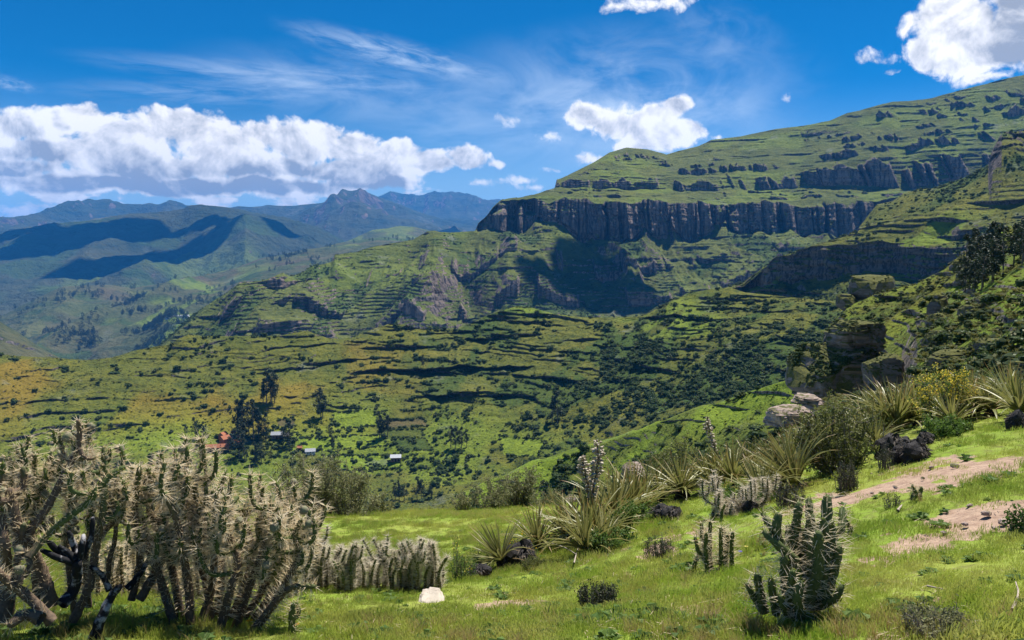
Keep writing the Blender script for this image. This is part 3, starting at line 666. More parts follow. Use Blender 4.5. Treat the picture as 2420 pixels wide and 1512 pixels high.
S.P[..., 2] += ((ridged2(x / 24, y / 34, 4, 501) - 0.1) * 1.8 + fbm2(x / 6, y / 6, 4, 503) * 0.6) * edge * sc_ * bo
c_ = sstep(fbm2(x / 15, y / 22, 3, 505), -0.05, 0.2)
strata(S, 5.0, 4.6, 507, 26, -0.15, 0.15, 0.12); strata(S, 1.8, 1.5, 509, 16, -0.2, 0.1, 0.18)
A = {'lush': np.clip(0.95 * (blob(S, 2370, 730, 90, 22) + blob(S, 2330, 690, 70, 12) + blob(S, 2390, 820, 60, 40) + blob(S, 2400, 560, 60, 14)) + 0.5 * sstep(fbm2(x / 10, y / 16, 3, 511), 0.05, 0.2), 0, 1),
     'dark': np.clip(0.45 * sstep(fbm2(x / 12, y / 16, 4, 513), 0.0, 0.2), 0, 1), 'dry': 0.35 * sstep(fbm2(x / 9, y / 9, 3, 515), 0.0, 0.2)}
A['dark'] = A['dark'] * (1 - A['lush'])
finish('stony_hillside', S, mat_right, 0.45, 0.66, 1.0, A); SHEETS['right'] = S

# ------------------------------------------------------------------ foreground: grassy bank and meadow
CTRL = [(0,1500,4.3),(400,1500,4.3),(700,1500,4.0),(1000,1500,3.7),(1300,1500,3.4),(1700,1500,3.3),(2000,1500,3.2),(2400,1500,3.1),(2700,1500,3.0),(-300,1500,4.4),
        (0,1310,10),(400,1310,10),(750,1310,10.3),(1000,1400,6.6),(1100,1315,10.0),(700,1420,6.2),(1150,1352,8.0),(1400,1300,8.6),(1500,1390,5.7),(1600,1215,9.2),(1700,1300,6.4),
        (1900,1160,9.4),(2000,1300,5.6),(2150,1085,9.8),(2350,1020,10.8),(2250,1200,6.5),(2419,1200,6.0),(2419,1100,7.8),(2700,1000,10.5),(-300,1310,10),
        (-300,1225,18),(0,1222,18),(300,1218,18),(770,1216,18),(1000,1210,18.2),(1300,1193,18.5),(1000,1252,13.8),(500,1255,13.8),(0,1260,13.8),
        (1500,1185,15),(1700,1150,15),(1900,1110,15.5),(2150,1010,15),(2400,965,16),(2700,930,16),
        (0,1300,26),(770,1300,26),(1300,1280,26),(1600,1220,24),(1900,1160,24),(2150,1090,24),(2400,1030,25),(2700,1000,25)]
_cp = np.array([at(*c) for c in CTRL] + [(0, 0, -1.6), (-2.5, 0.5, -1.62), (2.5, 0.5, -1.55), (0, -3, -1.45), (-8, 0, -2.4), (8, 0, -1.3), (0, -8, -1.3), (-20, 6, -5.0), (20, 4, -0.6)])
def _tps(r2): return np.where(r2 > 1e-9, r2 * np.log(r2 + 1e-12), 0)
_n = len(_cp)
_K = _tps((_cp[:, None, 0] - _cp[None, :, 0]) ** 2 + (_cp[:, None, 1] - _cp[None, :, 1]) ** 2) + np.eye(_n) * 0.35
_Q = np.c_[np.ones(_n), _cp[:, :2]]
_M = np.block([[_K, _Q], [_Q.T, np.zeros((3, 3))]])
_W = np.linalg.solve(_M, np.r_[_cp[:, 2], 0, 0, 0])
def ground_z(x, y):
    x = np.asarray(x, float); y = np.asarray(y, float); sh = x.shape; x = x.ravel(); y = y.ravel()
    z = np.empty_like(x)
    for i in range(0, len(x), 20000):
        a, b_ = x[i:i + 20000], y[i:i + 20000]
        k = _tps((a[:, None] - _cp[None, :, 0]) ** 2 + (b_[:, None] - _cp[None, :, 1]) ** 2)
        z[i:i + 20000] = k @ _W[:_n] + _W[_n] + _W[_n + 1] * a + _W[_n + 2] * b_
    r = np.hypot(x, y)
    z += fbm2(x / 1.3, y / 1.3, 4, 601) * 0.07 + fbm2(x / 0.22, y / 0.22, 2, 603) * 0.012
    z -= 0.018 * np.clip(r - 21, 0, None) ** 2
    return z.reshape(sh)
def hit(px, py, dmin=2.5, dmax=32.0):
    """first ground point seen at (px,py)"""
    d = np.arange(dmin, dmax, 0.05)
    X, Y, Z = at(px, py, d)
    g = ground_z(X, Y)
    below = np.where(Z <= g)[0]
    i = below[0] if len(below) else int(np.argmin(Z - g))
    return Vector((float(X[i]), float(Y[i]), float(g[i])))
def on_ground(x, y, dz=0.0):
    return Vector((x, y, float(ground_z(np.array([x]), np.array([y]))[0]) + dz))

DIRT = [(2340,1225,210,46,1.2),(2230,1272,125,26,1.0),(2419,1195,150,30,1.1),(2120,1145,210,34,1.1),(2000,1185,60,14,0.7),(2290,1085,110,12,0.6),(1640,1440,80,22,0.85),(1560,1490,80,26,0.9),(1700,1470,90,20,0.85),(1530,1460,60,14,.7),(1850,1240,60,10,.6),(2100,1330,60,16,0.5),
        (1290,1345,50,10,0.5),(2180,1420,70,14,0.5),(1750,1390,50,10,0.4),(2380,1150,80,14,0.5)]
_dirt = []
for (a, b_, rx, ry, s_) in DIRT:
    c0 = hit(a, b_); cx1 = hit(a + rx, b_); cy1 = hit(a, b_ + ry)
    _dirt.append((c0.x, c0.y, max(0.12, (cx1 - c0).length), max(0.15, (cy1 - c0).xy.length), s_, math.atan2(c0.x, c0.y)))
def dirt(x, y):
    m = np.zeros_like(x)
    for (a, b_, rx, ry, s_, th) in _dirt:
        dx = x - a; dy = y - b_
        u = dx * math.cos(th) - dy * math.sin(th); v = dx * math.sin(th) + dy * math.cos(th)
        m = np.maximum(m, s_ * np.exp(-(u / rx) ** 2 - (v / ry) ** 2))
    n = fbm2(x / 0.45, y / 0.45, 4, 611)
    m = np.maximum(m, 0.52 * sstep(fbm2(x / 0.7, y / 0.7, 3, 613), 0.15, 0.40) * (x / np.maximum(y, 0.3) > -0.05) * (np.hypot(x, y) < 8))
    n = n + 0.8 * fbm2(x / 0.13, y / 0.13, 3, 617)
    return np.clip(sstep(m + n * 0.55, 0.40, 0.70), 0, 1)
# polar grid so that the mesh is finest near the viewer
_az = np.radians(np.linspace(-62, 62, 420)); _r = np.concatenate([np.array([-0.0]), np.geomspace(0.6, 60, 300)])
RR, AA = np.meshgrid(_r, _az, indexing='ij')
GX = RR * np.sin(AA); GY = RR * np.cos(AA) - 1.0
GZ = ground_z(GX, GY)
GD = dirt(GX, GY)
GZ = GZ - 0.025 * GD
m, nt, b = new_mat('meadow_ground')
P = b.pos()
n1 = b.noise(P, 0.7, 5.0, 0.6); n2 = b.noise(P, 9.0, 6.0, 0.7); n3 = b.noise(P, 45.0, 4.0, 0.7)
g = b.mix(b.ss(n1, 0.35, 0.65), (0.175, 0.255, 0.030, 1), (0.240, 0.285, 0.050, 1))
g = b.mix(b.ss(n2, 0.42, 0.75), g, (0.12, 0.105, 0.04, 1))
d_ = b.mix(b.ss(n2, 0.35, 0.65), (0.40, 0.285, 0.205, 1), (0.27, 0.18, 0.13, 1))
d_ = b.mix(b.m('MULTIPLY', b.ss(n3, 0.55, 0.75), 0.6), d_, (0.48, 0.37, 0.29, 1))
cc = b.mix(b.ss(b.m('ADD', b.attr('dirt'), b.m('MULTIPLY', b.m('SUBTRACT', n2, 0.5), 0.5)), 0.35, 0.6), g, d_)
out(nt, b, principled(b, cc, 0.95, 0.1, b.m('ADD', n2, b.m('MULTIPLY', n3, 0.5)), 0.8, 0.03))
mat_ground = m
R, C = GX.shape; idx = np.arange(R * C).reshape(R, C)
f = np.stack([idx[:-1, :-1], idx[:-1, 1:], idx[1:, 1:], idx[1:, :-1]], -1).reshape(-1, 4)[:, ::-1]
o = add_mesh('meadow', np.stack([GX, GY, GZ], -1).reshape(-1, 3), f, mat_ground, smooth=True, attrs={'dirt': GD})
tag(o, kind='structure')
# the hill the viewer stands on, behind and to the sides

# ------------------------------------------------------------------ plant builders
def quads_cloud(n, centre_fn, size, rng, aspect=0.6, up=0.0):
    """n little leaf quads; centre_fn(n) -> (n,3) positions"""
    c = centre_fn(n)
    a = rng.normal(size=(n, 3)); a[:, 2] += up; a /= np.linalg.norm(a, axis=1, keepdims=True)
    b_ = rng.normal(size=(n, 3)); b_ -= a * (a * b_).sum(1, keepdims=True); b_ /= np.linalg.norm(b_, axis=1, keepdims=True)
    s = size * rng.uniform(0.6, 1.3, size=(n, 1))
    a = a * s * 0.5; b_ = b_ * s * 0.5 * aspect
    V = np.stack([c - a, c - b_ * 1.0, c + a, c + b_], 1).reshape(-1, 3)
    return V, np.arange(4 * n).reshape(n, 4)
def tube(pts, rads, seg=8, rings_per=0.0, cap=True):
    """tube mesh along a polyline; returns verts, faces, param along length"""
    pts = np.asarray(pts, float); rads = np.asarray(rads, float)
    n = len(pts); V = []; T = []
    tang = np.gradient(pts, axis=0); tang /= np.maximum(np.linalg.norm(tang, axis=1, keepdims=True), 1e-9)
    ref = np.array([0.0, 0.0, 1.0]) if abs(tang[0, 2]) < 0.9 else np.array([1.0, 0, 0])
    u = np.cross(tang[0], ref); u /= np.linalg.norm(u)
    L = np.r_[0, np.cumsum(np.linalg.norm(np.diff(pts, axis=0), axis=1))]; L = L / max(L[-1], 1e-9)
    ang = np.linspace(0, 2 * math.pi, seg, endpoint=False)
    for i in range(n):
        u = u - tang[i] * (u @ tang[i]); u /= max(np.linalg.norm(u), 1e-9); v = np.cross(tang[i], u)
        V.append(pts[i] + rads[i] * (np.cos(ang)[:, None] * u + np.sin(ang)[:, None] * v)); T.append(np.full(seg, L[i]))
    V = np.concatenate(V); T = np.concatenate(T); Fq = []
    for i in range(n - 1):
        for j in range(seg):
            k = (j + 1) % seg
            Fq.append((i * seg + j, i * seg + k, (i + 1) * seg + k, (i + 1) * seg + j))
    if cap:
        V = np.r_[V, [pts[-1] + tang[-1] * rads[-1] * 0.6]]; T = np.r_[T, 1.0]; t = len(V) - 1
        for j in range(seg): Fq.append(((n - 1) * seg + j, (n - 1) * seg + (j + 1) % seg, t, t))
    return V, np.array(Fq), T
def resample(pts, step):
    pts = np.asarray(pts, float)
    # Catmull-Rom through the points
    P_ = np.r_[[2 * pts[0] - pts[1]], pts, [2 * pts[-1] - pts[-2]]]; o = []
    for i in range(1, len(P_) - 2):
        p0, p1, p2, p3 = P_[i - 1:i + 3]; n = max(2, int(np.linalg.norm(p2 - p1) / step))
        for t in np.arange(n) / n:
            o.append(0.5 * ((2 * p1) + (-p0 + p2) * t + (2 * p0 - 5 * p1 + 4 * p2 - p3) * t * t + (-p0 + 3 * p1 - 3 * p2 + p3) * t ** 3))
    o.append(pts[-1]); return np.array(o)
class MB:
    """collects pieces into one mesh"""
    def __init__(s): s.V = []; s.F = []; s.M = []; s.A = {}; s.n = 0
    def add(s, V, Fc, mat=0, **attrs):
        V = np.asarray(V, float).reshape(-1, 3); Fc = np.asarray(Fc)
        if Fc.shape[1] == 3: Fc = np.c_[Fc, Fc[:, 2]]
        s.V.append(V); s.F.append(Fc + s.n); s.M.append(np.full(len(Fc), mat)); s.n += len(V)
        for k in set(list(s.A) + list(attrs)):
            s.A.setdefault(k, [np.zeros(s.n - len(V))]).append(np.broadcast_to(attrs.get(k, 0.0), (len(V),)).astype(float))
    def data(s, name, mats, smooth=False):
        V = np.concatenate(s.V); Fc = np.concatenate(s.F); M = np.concatenate(s.M)
        faces = [tuple(dict.fromkeys(f_)) for f_ in Fc.tolist()] if np.any(Fc[:, 2] == Fc[:, 3]) else Fc
        at_ = {k: np.concatenate(v) for k, v in s.A.items()}
        return mesh_data(name, V, faces, mats, smooth, at_ or None, M)
    def build(s, name, mats, parent=None, smooth=False, loc=None):
        return add_obj(name, s.data(name, mats, smooth), parent, loc)

# materials for plants
mat_bush = leaf_mat('hill_shrub_leaf', (0.028, 0.058, 0.012), (0.060, 0.105, 0.022), 0.25, 0.05)
mat_bushc = plain_mat('hill_shrub_core', (0.016, 0.030, 0.008), (0.028, 0.048, 0.012), 2.0)  # dark green lumps filling the shrub behind its leaves
mat_euc = leaf_mat('eucalyptus_leaf', (0.020, 0.036, 0.018), (0.042, 0.062, 0.028), 0.22, 0.04)
mat_bark = plain_mat('pale_bark', (0.16, 0.13, 0.10), (0.09, 0.075, 0.06), 3.0)

mat_bush2 = leaf_mat('hill_shrub_leaf_mid', (0.050, 0.085, 0.016), (0.090, 0.130, 0.028), 0.3, 0.05)
mat_bush3 = leaf_mat('hill_shrub_leaf_olive', (0.080, 0.090, 0.024), (0.135, 0.140, 0.042), 0.3, 0.05)
def bush_mesh(seed, leaves=110, spread=1.0, tall=0.8, lm=None):
    rng = np.random.default_rng(seed); mb = MB()
    lobes = [(np.array([rng.uniform(-.5, .5) * spread, rng.uniform(-.5, .5) * spread, tall * rng.uniform(0.35, 0.75)]), rng.uniform(0.35, 0.55)) for _ in range(5)]
    iv, jf = ico1
    for c, r in lobes:
        k = 1 + 0.35 * rng.uniform(-1, 1, len(iv))
        mb.add(iv * (k * r * 0.85)[:, None] * np.array([1, 1, 0.85]) + c, jf, 1)
    def cf(n):
        i = rng.integers(0, len(lobes), n); d = rng.normal(size=(n, 3)); d /= np.linalg.norm(d, axis=1, keepdims=True)
        return np.array([lobes[q][0] + d[w] * lobes[q][1] * rng.uniform(0.75, 1.12) for w, q in enumerate(i)])
    V, Fq = quads_cloud(leaves, cf, 0.26, rng, 0.7); mb.add(V, Fq, 0)
    return mb.data('shrub', [lm or mat_bush, mat_bushc])
def _ico(sub):
    import bmesh
    bm = bmesh.new(); bmesh.ops.create_icosphere(bm, subdivisions=sub, radius=1.0)
    v = np.array([p.co[:] for p in bm.verts]); f_ = np.array([[q.index for q in p.verts] for p in bm.faces]); bm.free()
    return v, f_
ico1 = _ico(1); ico2 = _ico(2); ico3 = _ico(3); ico4 = _ico(4)

def euc_tree(seed, slim=1.0):
    """(trunk mesh, crown mesh) of a eucalyptus 1 m tall, scaled when placed"""
    rng = np.random.default_rng(seed)
    lean = rng.uniform(-0.03, 0.03, 2)
    tp = np.array([[0, 0, -0.02], [lean[0] * .3, lean[1] * .3, 0.3], [lean[0], lean[1], 0.62], [lean[0] * 1.3, lean[1] * 1.3, 0.9]])
    mb = MB(); V, Fq, T = tube(resample(tp, 0.08), np.linspace(0.016, 0.004, len(resample(tp, 0.08))), 6); mb.add(V, Fq)
    clumps = []
    z0 = rng.uniform(0.18, 0.34)
    for k in range(15):
        z = z0 + (1 - z0) * (k + rng.uniform(0, 1)) / 15
        w = slim * 0.16 * math.sin(math.pi * min(1, max(0.12, (z - z0) / (1 - z0) * 0.86 + 0.14))) * rng.uniform(0.6, 1.25) + 0.012
        a = rng.uniform(0, 2 * math.pi); c = np.array([lean[0] * z / .62 + math.cos(a) * w * 0.8, lean[1] * z / .62 + math.sin(a) * w * 0.8, z])
        st = np.array([lean[0] * z / .62, lean[1] * z / .62, z - 0.07])
        V, Fq, T = tube(np.array([st, (st + c) / 2 + [0, 0, 0.01], c]), [0.005, 0.004, 0.002], 4); mb.add(V, Fq)
        clumps.append((c, rng.uniform(0.035, 0.075) * (0.8 + 0.4 * slim)))
    tr = mb.data('trunk', [mat_bark])
    mc = MB()
    for c, r in clumps:
        n = 70
        d = rng.normal(size=(n, 3)); d /= np.linalg.norm(d, axis=1, keepdims=True)
        pp = c + d * r * rng.uniform(0.3, 1.1, (n, 1)) * np.array([1, 1, 1.25])
        V, Fq = quads_cloud(n, lambda q: pp, 0.042, rng, 0.6); mc.add(V, Fq)
    return tr, mc.data('crown', [mat_euc])

def points_instancer(name, pts, rots, scls, src, label=None, cat=None):
    """stuff: many copies of src placed on a cloud of points with geometry nodes"""
    me = bpy.data.meshes.new(name); n = len(pts)
    me.vertices.add(n); me.vertices.foreach_set('co', np.asarray(pts, np.float32).ravel())
    a = me.attributes.new('rot', 'FLOAT_VECTOR', 'POINT'); a.data.foreach_set('vector', np.asarray(rots, np.float32).ravel())
    a = me.attributes.new('scl', 'FLOAT_VECTOR', 'POINT'); a.data.foreach_set('vector', np.asarray(scls, np.float32).ravel())
    o = add_obj(name, me); tag(o, kind='stuff')
    ng = bpy.data.node_groups.new(name, 'GeometryNodeTree')
    ng.interface.new_socket('Geometry', in_out='INPUT', socket_type='NodeSocketGeometry'); ng.interface.new_socket('Geometry', in_out='OUTPUT', socket_type='NodeSocketGeometry')
    gi = ng.nodes.new('NodeGroupInput'); go = ng.nodes.new('NodeGroupOutput')
    ip = ng.nodes.new('GeometryNodeInstanceOnPoints'); oi = ng.nodes.new('GeometryNodeObjectInfo'); oi.transform_space = 'ORIGINAL'
    oi.inputs['Object'].default_value = src; oi.inputs['As Instance'].default_value = True
    ra = ng.nodes.new('GeometryNodeInputNamedAttribute'); ra.data_type = 'FLOAT_VECTOR'; ra.inputs['Name'].default_value = 'rot'
    sa = ng.nodes.new('GeometryNodeInputNamedAttribute'); sa.data_type = 'FLOAT_VECTOR'; sa.inputs['Name'].default_value = 'scl'
    L = ng.links.new
    L(gi.outputs[0], ip.inputs['Points']); L(oi.outputs['Geometry'], ip.inputs['Instance'])
    L(ra.outputs['Attribute'], ip.inputs['Rotation']); L(sa.outputs['Attribute'], ip.inputs['Scale']); L(ip.outputs[0], go.inputs[0])
    md = o.modifiers.new('scatter', 'NODES'); md.node_group = ng
    return o

# ------------------------------------------------------------------ shrubs, trees and houses of the valley
RNG = np.random.default_rng(77)
bush_meshes = [bush_mesh(900 + i, 110, 1.0 + 0.15 * (i % 3), 0.7 + 0.12 * (i % 4), [mat_bush, mat_bush, mat_bush, mat_bush2, mat_bush2, mat_bush3][i]) for i in range(6)]
cand = []      # (pixel size, position, radius, sheet)
def scatter(sheet, dens, n, rmin, rmax, key, ledge=0.0):
    S = SHEETS[sheet]; nf = S.n_front
    w = np.clip(dens, 0, None)[:nf] * (S.rock[:nf] < 0.6)
    w = w * (1 + ledge * sstep(0.93 - S.nz[:nf], 0.0, 0.2))
    vis = (S.px[:nf] > -120) & (S.px[:nf] < 2540)
    w = (w * vis).ravel(); w = w / w.sum()
    ii = RNG.choice(len(w), n, p=w)
    P_ = S.P[:nf].reshape(-1, 3)[ii] + RNG.normal(size=(n, 3)) * np.array([0.3, 0.3, 0])
    rr = rmin + (rmax - rmin) * RNG.random(n) ** 3.0
    px, py = S.px[:nf].ravel()[ii], S.py[:nf].ravel()[ii]
    for k in range(n):
        d = math.hypot(P_[k, 0], P_[k, 1]); cand.append((rr[k] / d, tuple(P_[k]), rr[k], key, px[k], py[k]))
S = SHEETS['ridge']; x, y = S.P[..., 0], S.P[..., 1]
fieldm = np.zeros_like(x)
for poly, k, v in FIELDS: fieldm = np.maximum(fieldm, poly_mask(S, poly, 2.0))
clump = sstep(fbm2(x / 26, y / 40, 4, 327 + 0), 0.02, 0.22)
right_ = sstep(S.px, 700, 1100)
scatter('ridge', (0.03 + 1.0 * clump * (0.12 + 0.88 * right_) + 0.9 * S.attrs['dark']) * (1 - 0.97 * fieldm) * (1 - 0.5 * S.attrs['dry']), 9000, 0.45, 3.4, 'ridge', 14.0)
hedge = np.zeros_like(x)
for poly, k, v in FIELDS:
    pm = poly_mask(S, poly, 3.0); hedge = np.maximum(hedge, 4 * pm * (1 - pm))
scatter('ridge', hedge ** 2 * (S.py > 960), 700, 0.7, 1.9, 'ridge')
scatter('ridge', blob(S, 640, 1055, 110, 35) + blob(S, 1000, 1100, 160, 30), 350, 1.2, 3.4, 'ridge')
S = SHEETS['front']; x, y = S.P[..., 0], S.P[..., 1]
scatter('front', 0.06 + sstep(fbm2(x / 14, y / 20, 4, 411), -0.02, 0.2), 3000, 0.4, 1.9, 'front', 2.0)
S = SHEETS['right']; x, y = S.P[..., 0], S.P[..., 1]
scatter('right', (0.15 + sstep(fbm2(x / 12, y / 16, 4, 513), -0.05, 0.2)) * (1 - 0.85 * S.attrs['lush']) * np.clip(1 - 1.3 * blob(S, 2030, 920, 110, 60), 0, 1), 1500, 0.22, 0.95, 'right')
S = SHEETS['spur']; scatter('spur', 0.08 + S.attrs['dark'], 3200, 0.9, 2.6, 'spur')
S = SHEETS['mesa']; scatter('mesa', (0.06 + S.attrs['dark']) * (S.T < 3.0), 5000, 1.0, 3.0, 'mesa')
cand.sort(key=lambda c: -c[0])
LB = {'ridge': ('growing among the terraces around the hamlet', 'shrubs on the terraced hillside'),
      'front': ('growing on the grassy spur across the gully', 'shrubs on the grassy spur'),
      'right': ('growing among the rocks of the stony hillside', 'shrubs on the stony hillside'),
      'spur': ('growing on the slope of the cliffed spur', 'shrubs on the cliffed spur'), 'mesa': ('growing below the long escarpment', 'shrubs below the escarpment')}
CLR = ['dark green', 'dark green', 'dark green', 'mid green', 'mid green', 'olive']
first = [None] * 6
def pick(c):
    return RNG.choice([3, 4, 5, 5]) if c[3] == 'right' else (RNG.integers(0, 4) if c[3] in ('mesa', 'spur') else RNG.choice([0, 1, 2, 3, 4, 4, 5]))
VAR = [int(pick(c)) for c in cand]
for i, c in enumerate(cand[:300]):
    v = VAR[i]; hgt = RNG.uniform(0.75, 1.35); o = add_obj('shrub', bush_meshes[v], None, (c[1][0], c[1][1], c[1][2] - 0.12 * c[2]), (0, 0, RNG.uniform(0, 6.28)), (c[2] * RNG.uniform(0.9, 1.2), c[2] * RNG.uniform(0.9, 1.2), c[2] * hgt))
    sz = 'large ' if c[2] > 1.3 else ('small ' if c[2] < 0.6 else '')
    tag(o, sz + ('tall ' if hgt > 1.15 else ('flat ' if hgt < 0.9 else 'rounded ')) + CLR[v] + ' shrub ' + LB[c[3]][0], 'shrub', LB[c[3]][1])
    if first[v] is None: first[v] = o
for v in range(6):
    if first[v] is None: first[v] = next(o_ for o_ in first if o_ is not None)
rest = cand[300:]; rv = np.array(VAR[300:])
for v in range(6):
    sub = [rest[i] for i in np.where(rv == v)[0]]; n = len(sub)
    P_ = np.array([c[1] for c in sub]); r_ = np.array([c[2] for c in sub]); P_[:, 2] -= 0.12 * r_
    rot = np.zeros((n, 3)); rot[:, 2] = RNG.uniform(0, 6.28, n)
    scl = r_[:, None] * RNG.uniform(0.8, 1.3, (n, 3))
    points_instancer('scrub', P_, rot, scl, first[v])

# tussock grass all over the slopes
mat_tus = leaf_mat('tussock_blade', (0.105, 0.110, 0.028), (0.165, 0.160, 0.050), 0.35, 0.08)
mat_tus2 = leaf_mat('green_tussock_blade', (0.060, 0.085, 0.018), (0.100, 0.125, 0.028), 0.35, 0.08)
def tussock_mesh(seed, mt):
    rng = np.random.default_rng(seed); mb = MB()
    for k in range(46):
        a = rng.uniform(0, 6.28); r = rng.uniform(0, .35); d = np.array([math.cos(a), math.sin(a), rng.uniform(.5, 1.6)]); d /= np.linalg.norm(d); p0 = np.array([math.cos(a) * r, math.sin(a) * r, -.05]); s_ = np.array([-math.sin(a), math.cos(a), 0]) * .10; l = rng.uniform(.5, 1.0)
        mb.add(np.array([p0 - s_, p0 + s_, p0 + d * l * .7 + s_ * .8, p0 + d * l + [0, 0, -.1]]), np.array([(0, 1, 2, 3)]))
    return mb.data('tussock', [mt])
def tussocks(sheet, dens, n, r0, r1, mt, seed):
    S = SHEETS[sheet]; nf = S.n_front; w = np.clip(dens, 0, None)[:nf] * (S.rock[:nf] < 0.5) * (S.px[:nf] > -80) * (S.px[:nf] < 2500)
    w = w.ravel() / w.sum(); ii = RNG.choice(len(w), n, p=w); P_ = S.P[:nf].reshape(-1, 3)[ii] + RNG.normal(size=(n, 3)) * [.5, .5, 0]
    o = add_obj('tussock_grass', tussock_mesh(seed, mt), None, P_[0], None, r1); tag(o, kind='stuff')
    rot = np.zeros((n, 3)); rot[:, 2] = RNG.uniform(0, 6.28, n); points_instancer('tussock_grass', P_, rot, (r0 + (r1 - r0) * RNG.random((n, 1)) ** 2) * RNG.uniform(.8, 1.3, (n, 3)), o)
S = SHEETS['ridge']; tx_ = fbm2(S.P[..., 0] / 18, S.P[..., 1] / 18, 3, 721)
tussocks('ridge', (0.25 + sstep(tx_, -.1, .2)) * (1 - fieldm) * (1 - .5 * villa), 12000, .35, 1.1, mat_tus, 1)
tussocks('ridge', (0.25 + sstep(-tx_, -.1, .2)) * (1 - fieldm) * (1 - .5 * villa), 9000, .35, 1.2, mat_tus2, 2)
S = SHEETS['right']; tussocks('right', 0.3 + S.attrs['dry'] + 0 * S.px, 5000, .15, .5, mat_tus, 3)
S = SHEETS['front']; tussocks('front', 1 - .6 * S.attrs['lush'], 3500, .2, .6, mat_tus2, 4)
S = SHEETS['spur']; tussocks('spur', 1 + 0 * S.px, 4500, .4, 1.2, mat_tus, 5)
S = SHEETS['mesa']; tussocks('mesa', (S.T < 3.0) + 0.25, 9000, .6, 1.8, mat_tus2, 6)
def surf(sheet, px, py):
    """point on a sheet's front nearest to the base pixel"""
    S = SHEETS[sheet]; nf = S.n_front
    dx = (S.px[:nf] - px) ** 2 + (S.py[:nf] - py) ** 2
    i = np.unravel_index(np.argmin(dx), dx.shape); return Vector(S.P[:nf][i])
TREES = [euc_tree(40 + i, [1.0, 0.8, 1.25, 0.65, 1.1][i]) for i in range(5)]
# (px, py of foot, height m, variant, where it stands)
TR = [(462,1045,17,1,'beside the lane left of the farm'),(482,1040,12,0,'beside the lane left of the farm'),(440,1040,8,2,'beside the lane left of the farm'),
      (562,1030,27,0,'in the tall grove above the farm'),(575,1035,30,1,'in the tall grove above the farm'),(588,1030,26,2,'in the tall grove above the farm'),(598,1038,30,0,'in the tall grove above the farm'),(612,1040,24,3,'in the tall grove above the farm'),(628,1042,22,1,'in the tall grove above the farm'),(570,1050,20,2,'in the tall grove above the farm'),
      (565,1085,22,2,'between the red roofed farm houses'),(545,1070,14,1,'between the red roofed farm houses'),(578,1090,17,0,'between the red roofed farm houses'),(603,1098,17,3,'below the farm by the bank'),(618,1094,16,1,'below the farm by the bank'),(640,1092,9,1,'below the farm by the bank'),
      (683,1060,19,2,'beside the white roofed house'),(668,1050,12,0,'beside the white roofed house'),
      (630,970,28,0,'in the grove on the slope above the hamlet'),(640,968,30,2,'in the grove on the slope above the hamlet'),(650,966,24,1,'in the grove on the slope above the hamlet'),(622,965,20,3,'in the grove on the slope above the hamlet'),
      (758,995,26,2,'standing alone above the upper field'),(763,992,22,1,'standing alone above the upper field'),
      (908,1040,20,2,'at the corner of the square field'),(915,1036,16,0,'at the corner of the square field'),(898,1042,22,3,'at the corner of the square field'),(785,1055,13,1,'along the wall of the square field'),(778,1040,10,2,'along the wall of the square field'),
      (1065,1068,17,0,'in the row beyond the dark green plot'),(1075,1070,18,3,'in the row beyond the dark green plot'),(1090,1068,17,1,'in the row beyond the dark green plot'),(1102,1066,14,0,'in the row beyond the dark green plot'),
      (934,1208,11,1,'in the row behind the edge of the meadow'),(944,1208,13,3,'in the row behind the edge of the meadow'),(955,1208,10,2,'in the row behind the edge of the meadow'),(985,1205,16,0,'in the row behind the edge of the meadow'),(995,1204,14,2,'in the row behind the edge of the meadow'),(1018,1200,9,1,'in the row behind the edge of the meadow'),
      (1305,1010,20,3,'on the shrubby slope beyond the gully'),(1318,1012,24,0,'on the shrubby slope beyond the gully'),(1000,860,12,1,'on the shrubby slope beyond the gully')]
def place_tree(P_, h, v, where, sheet_grp, nm='eucalyptus_tree', lab=''):
    lab = ['tall ' if h > 20 else '', 'short '][h < 10] + ['shaggy dark', 'slender dark', 'broad crowned dark', 'thin dark', 'full crowned dark'][v] + ' eucalyptus '
    r = thing(nm, lab + where, 'tree', P_, (0, 0, random.Random(int(P_[0] * 10)).uniform(0, 6)), sheet_grp, (h * 1.25, h * 1.25, h))
    add_obj('trunk', TREES[v][0], r); add_obj('crown', TREES[v][1], r)
for (px, py, h, v, w) in TR: place_tree(surf('ridge', px, py), h * 0.90, v, w, 'eucalyptus trees ' + w)
rt = random.Random(5)
for k in range(26):
    px = rt.uniform(2275, 2425); py = rt.uniform(642, 706) - 0.10 * (px - 2300)
    place_tree(surf('right', px, py), rt.uniform(3.2, 5.8), rt.randrange(5), 'in the grove at the top of the stony hillside', 'eucalyptus trees on the stony hillside')
# woods far away on the left hills
S = SHEETS['fields']; x, y = S.P[..., 0], S.P[..., 1]; nf = S.n_front
w = (sstep(fbm2(x / 90, y / 130, 4, 71), 0.10, 0.3) * np.clip(blob(S, 240, 730, 160, 45) + blob(S, 330, 790, 120, 40) + 0.8 * blob(S, 660, 620, 90, 18) + 0.6 * blob(S, 100, 740, 80, 30) + 0.15, 0, 1))[:nf]
w = w * (S.px[:nf] > -100); w = (w / w.sum()).ravel(); ii = RNG.choice(len(w), 1500, p=w)
P_ = S.P[:nf].reshape(-1, 3)[ii]; rot = np.zeros((1500, 3)); rot[:, 2] = RNG.uniform(0, 6, 1500)
src = [o_ for o_ in bpy.data.objects if o_.name.startswith('crown')][2]
scl = RNG.uniform(12, 26, (1500, 1)) * np.array([[1.2, 1.2, 1.0]])
points_instancer('woodland', P_, rot, scl, src)

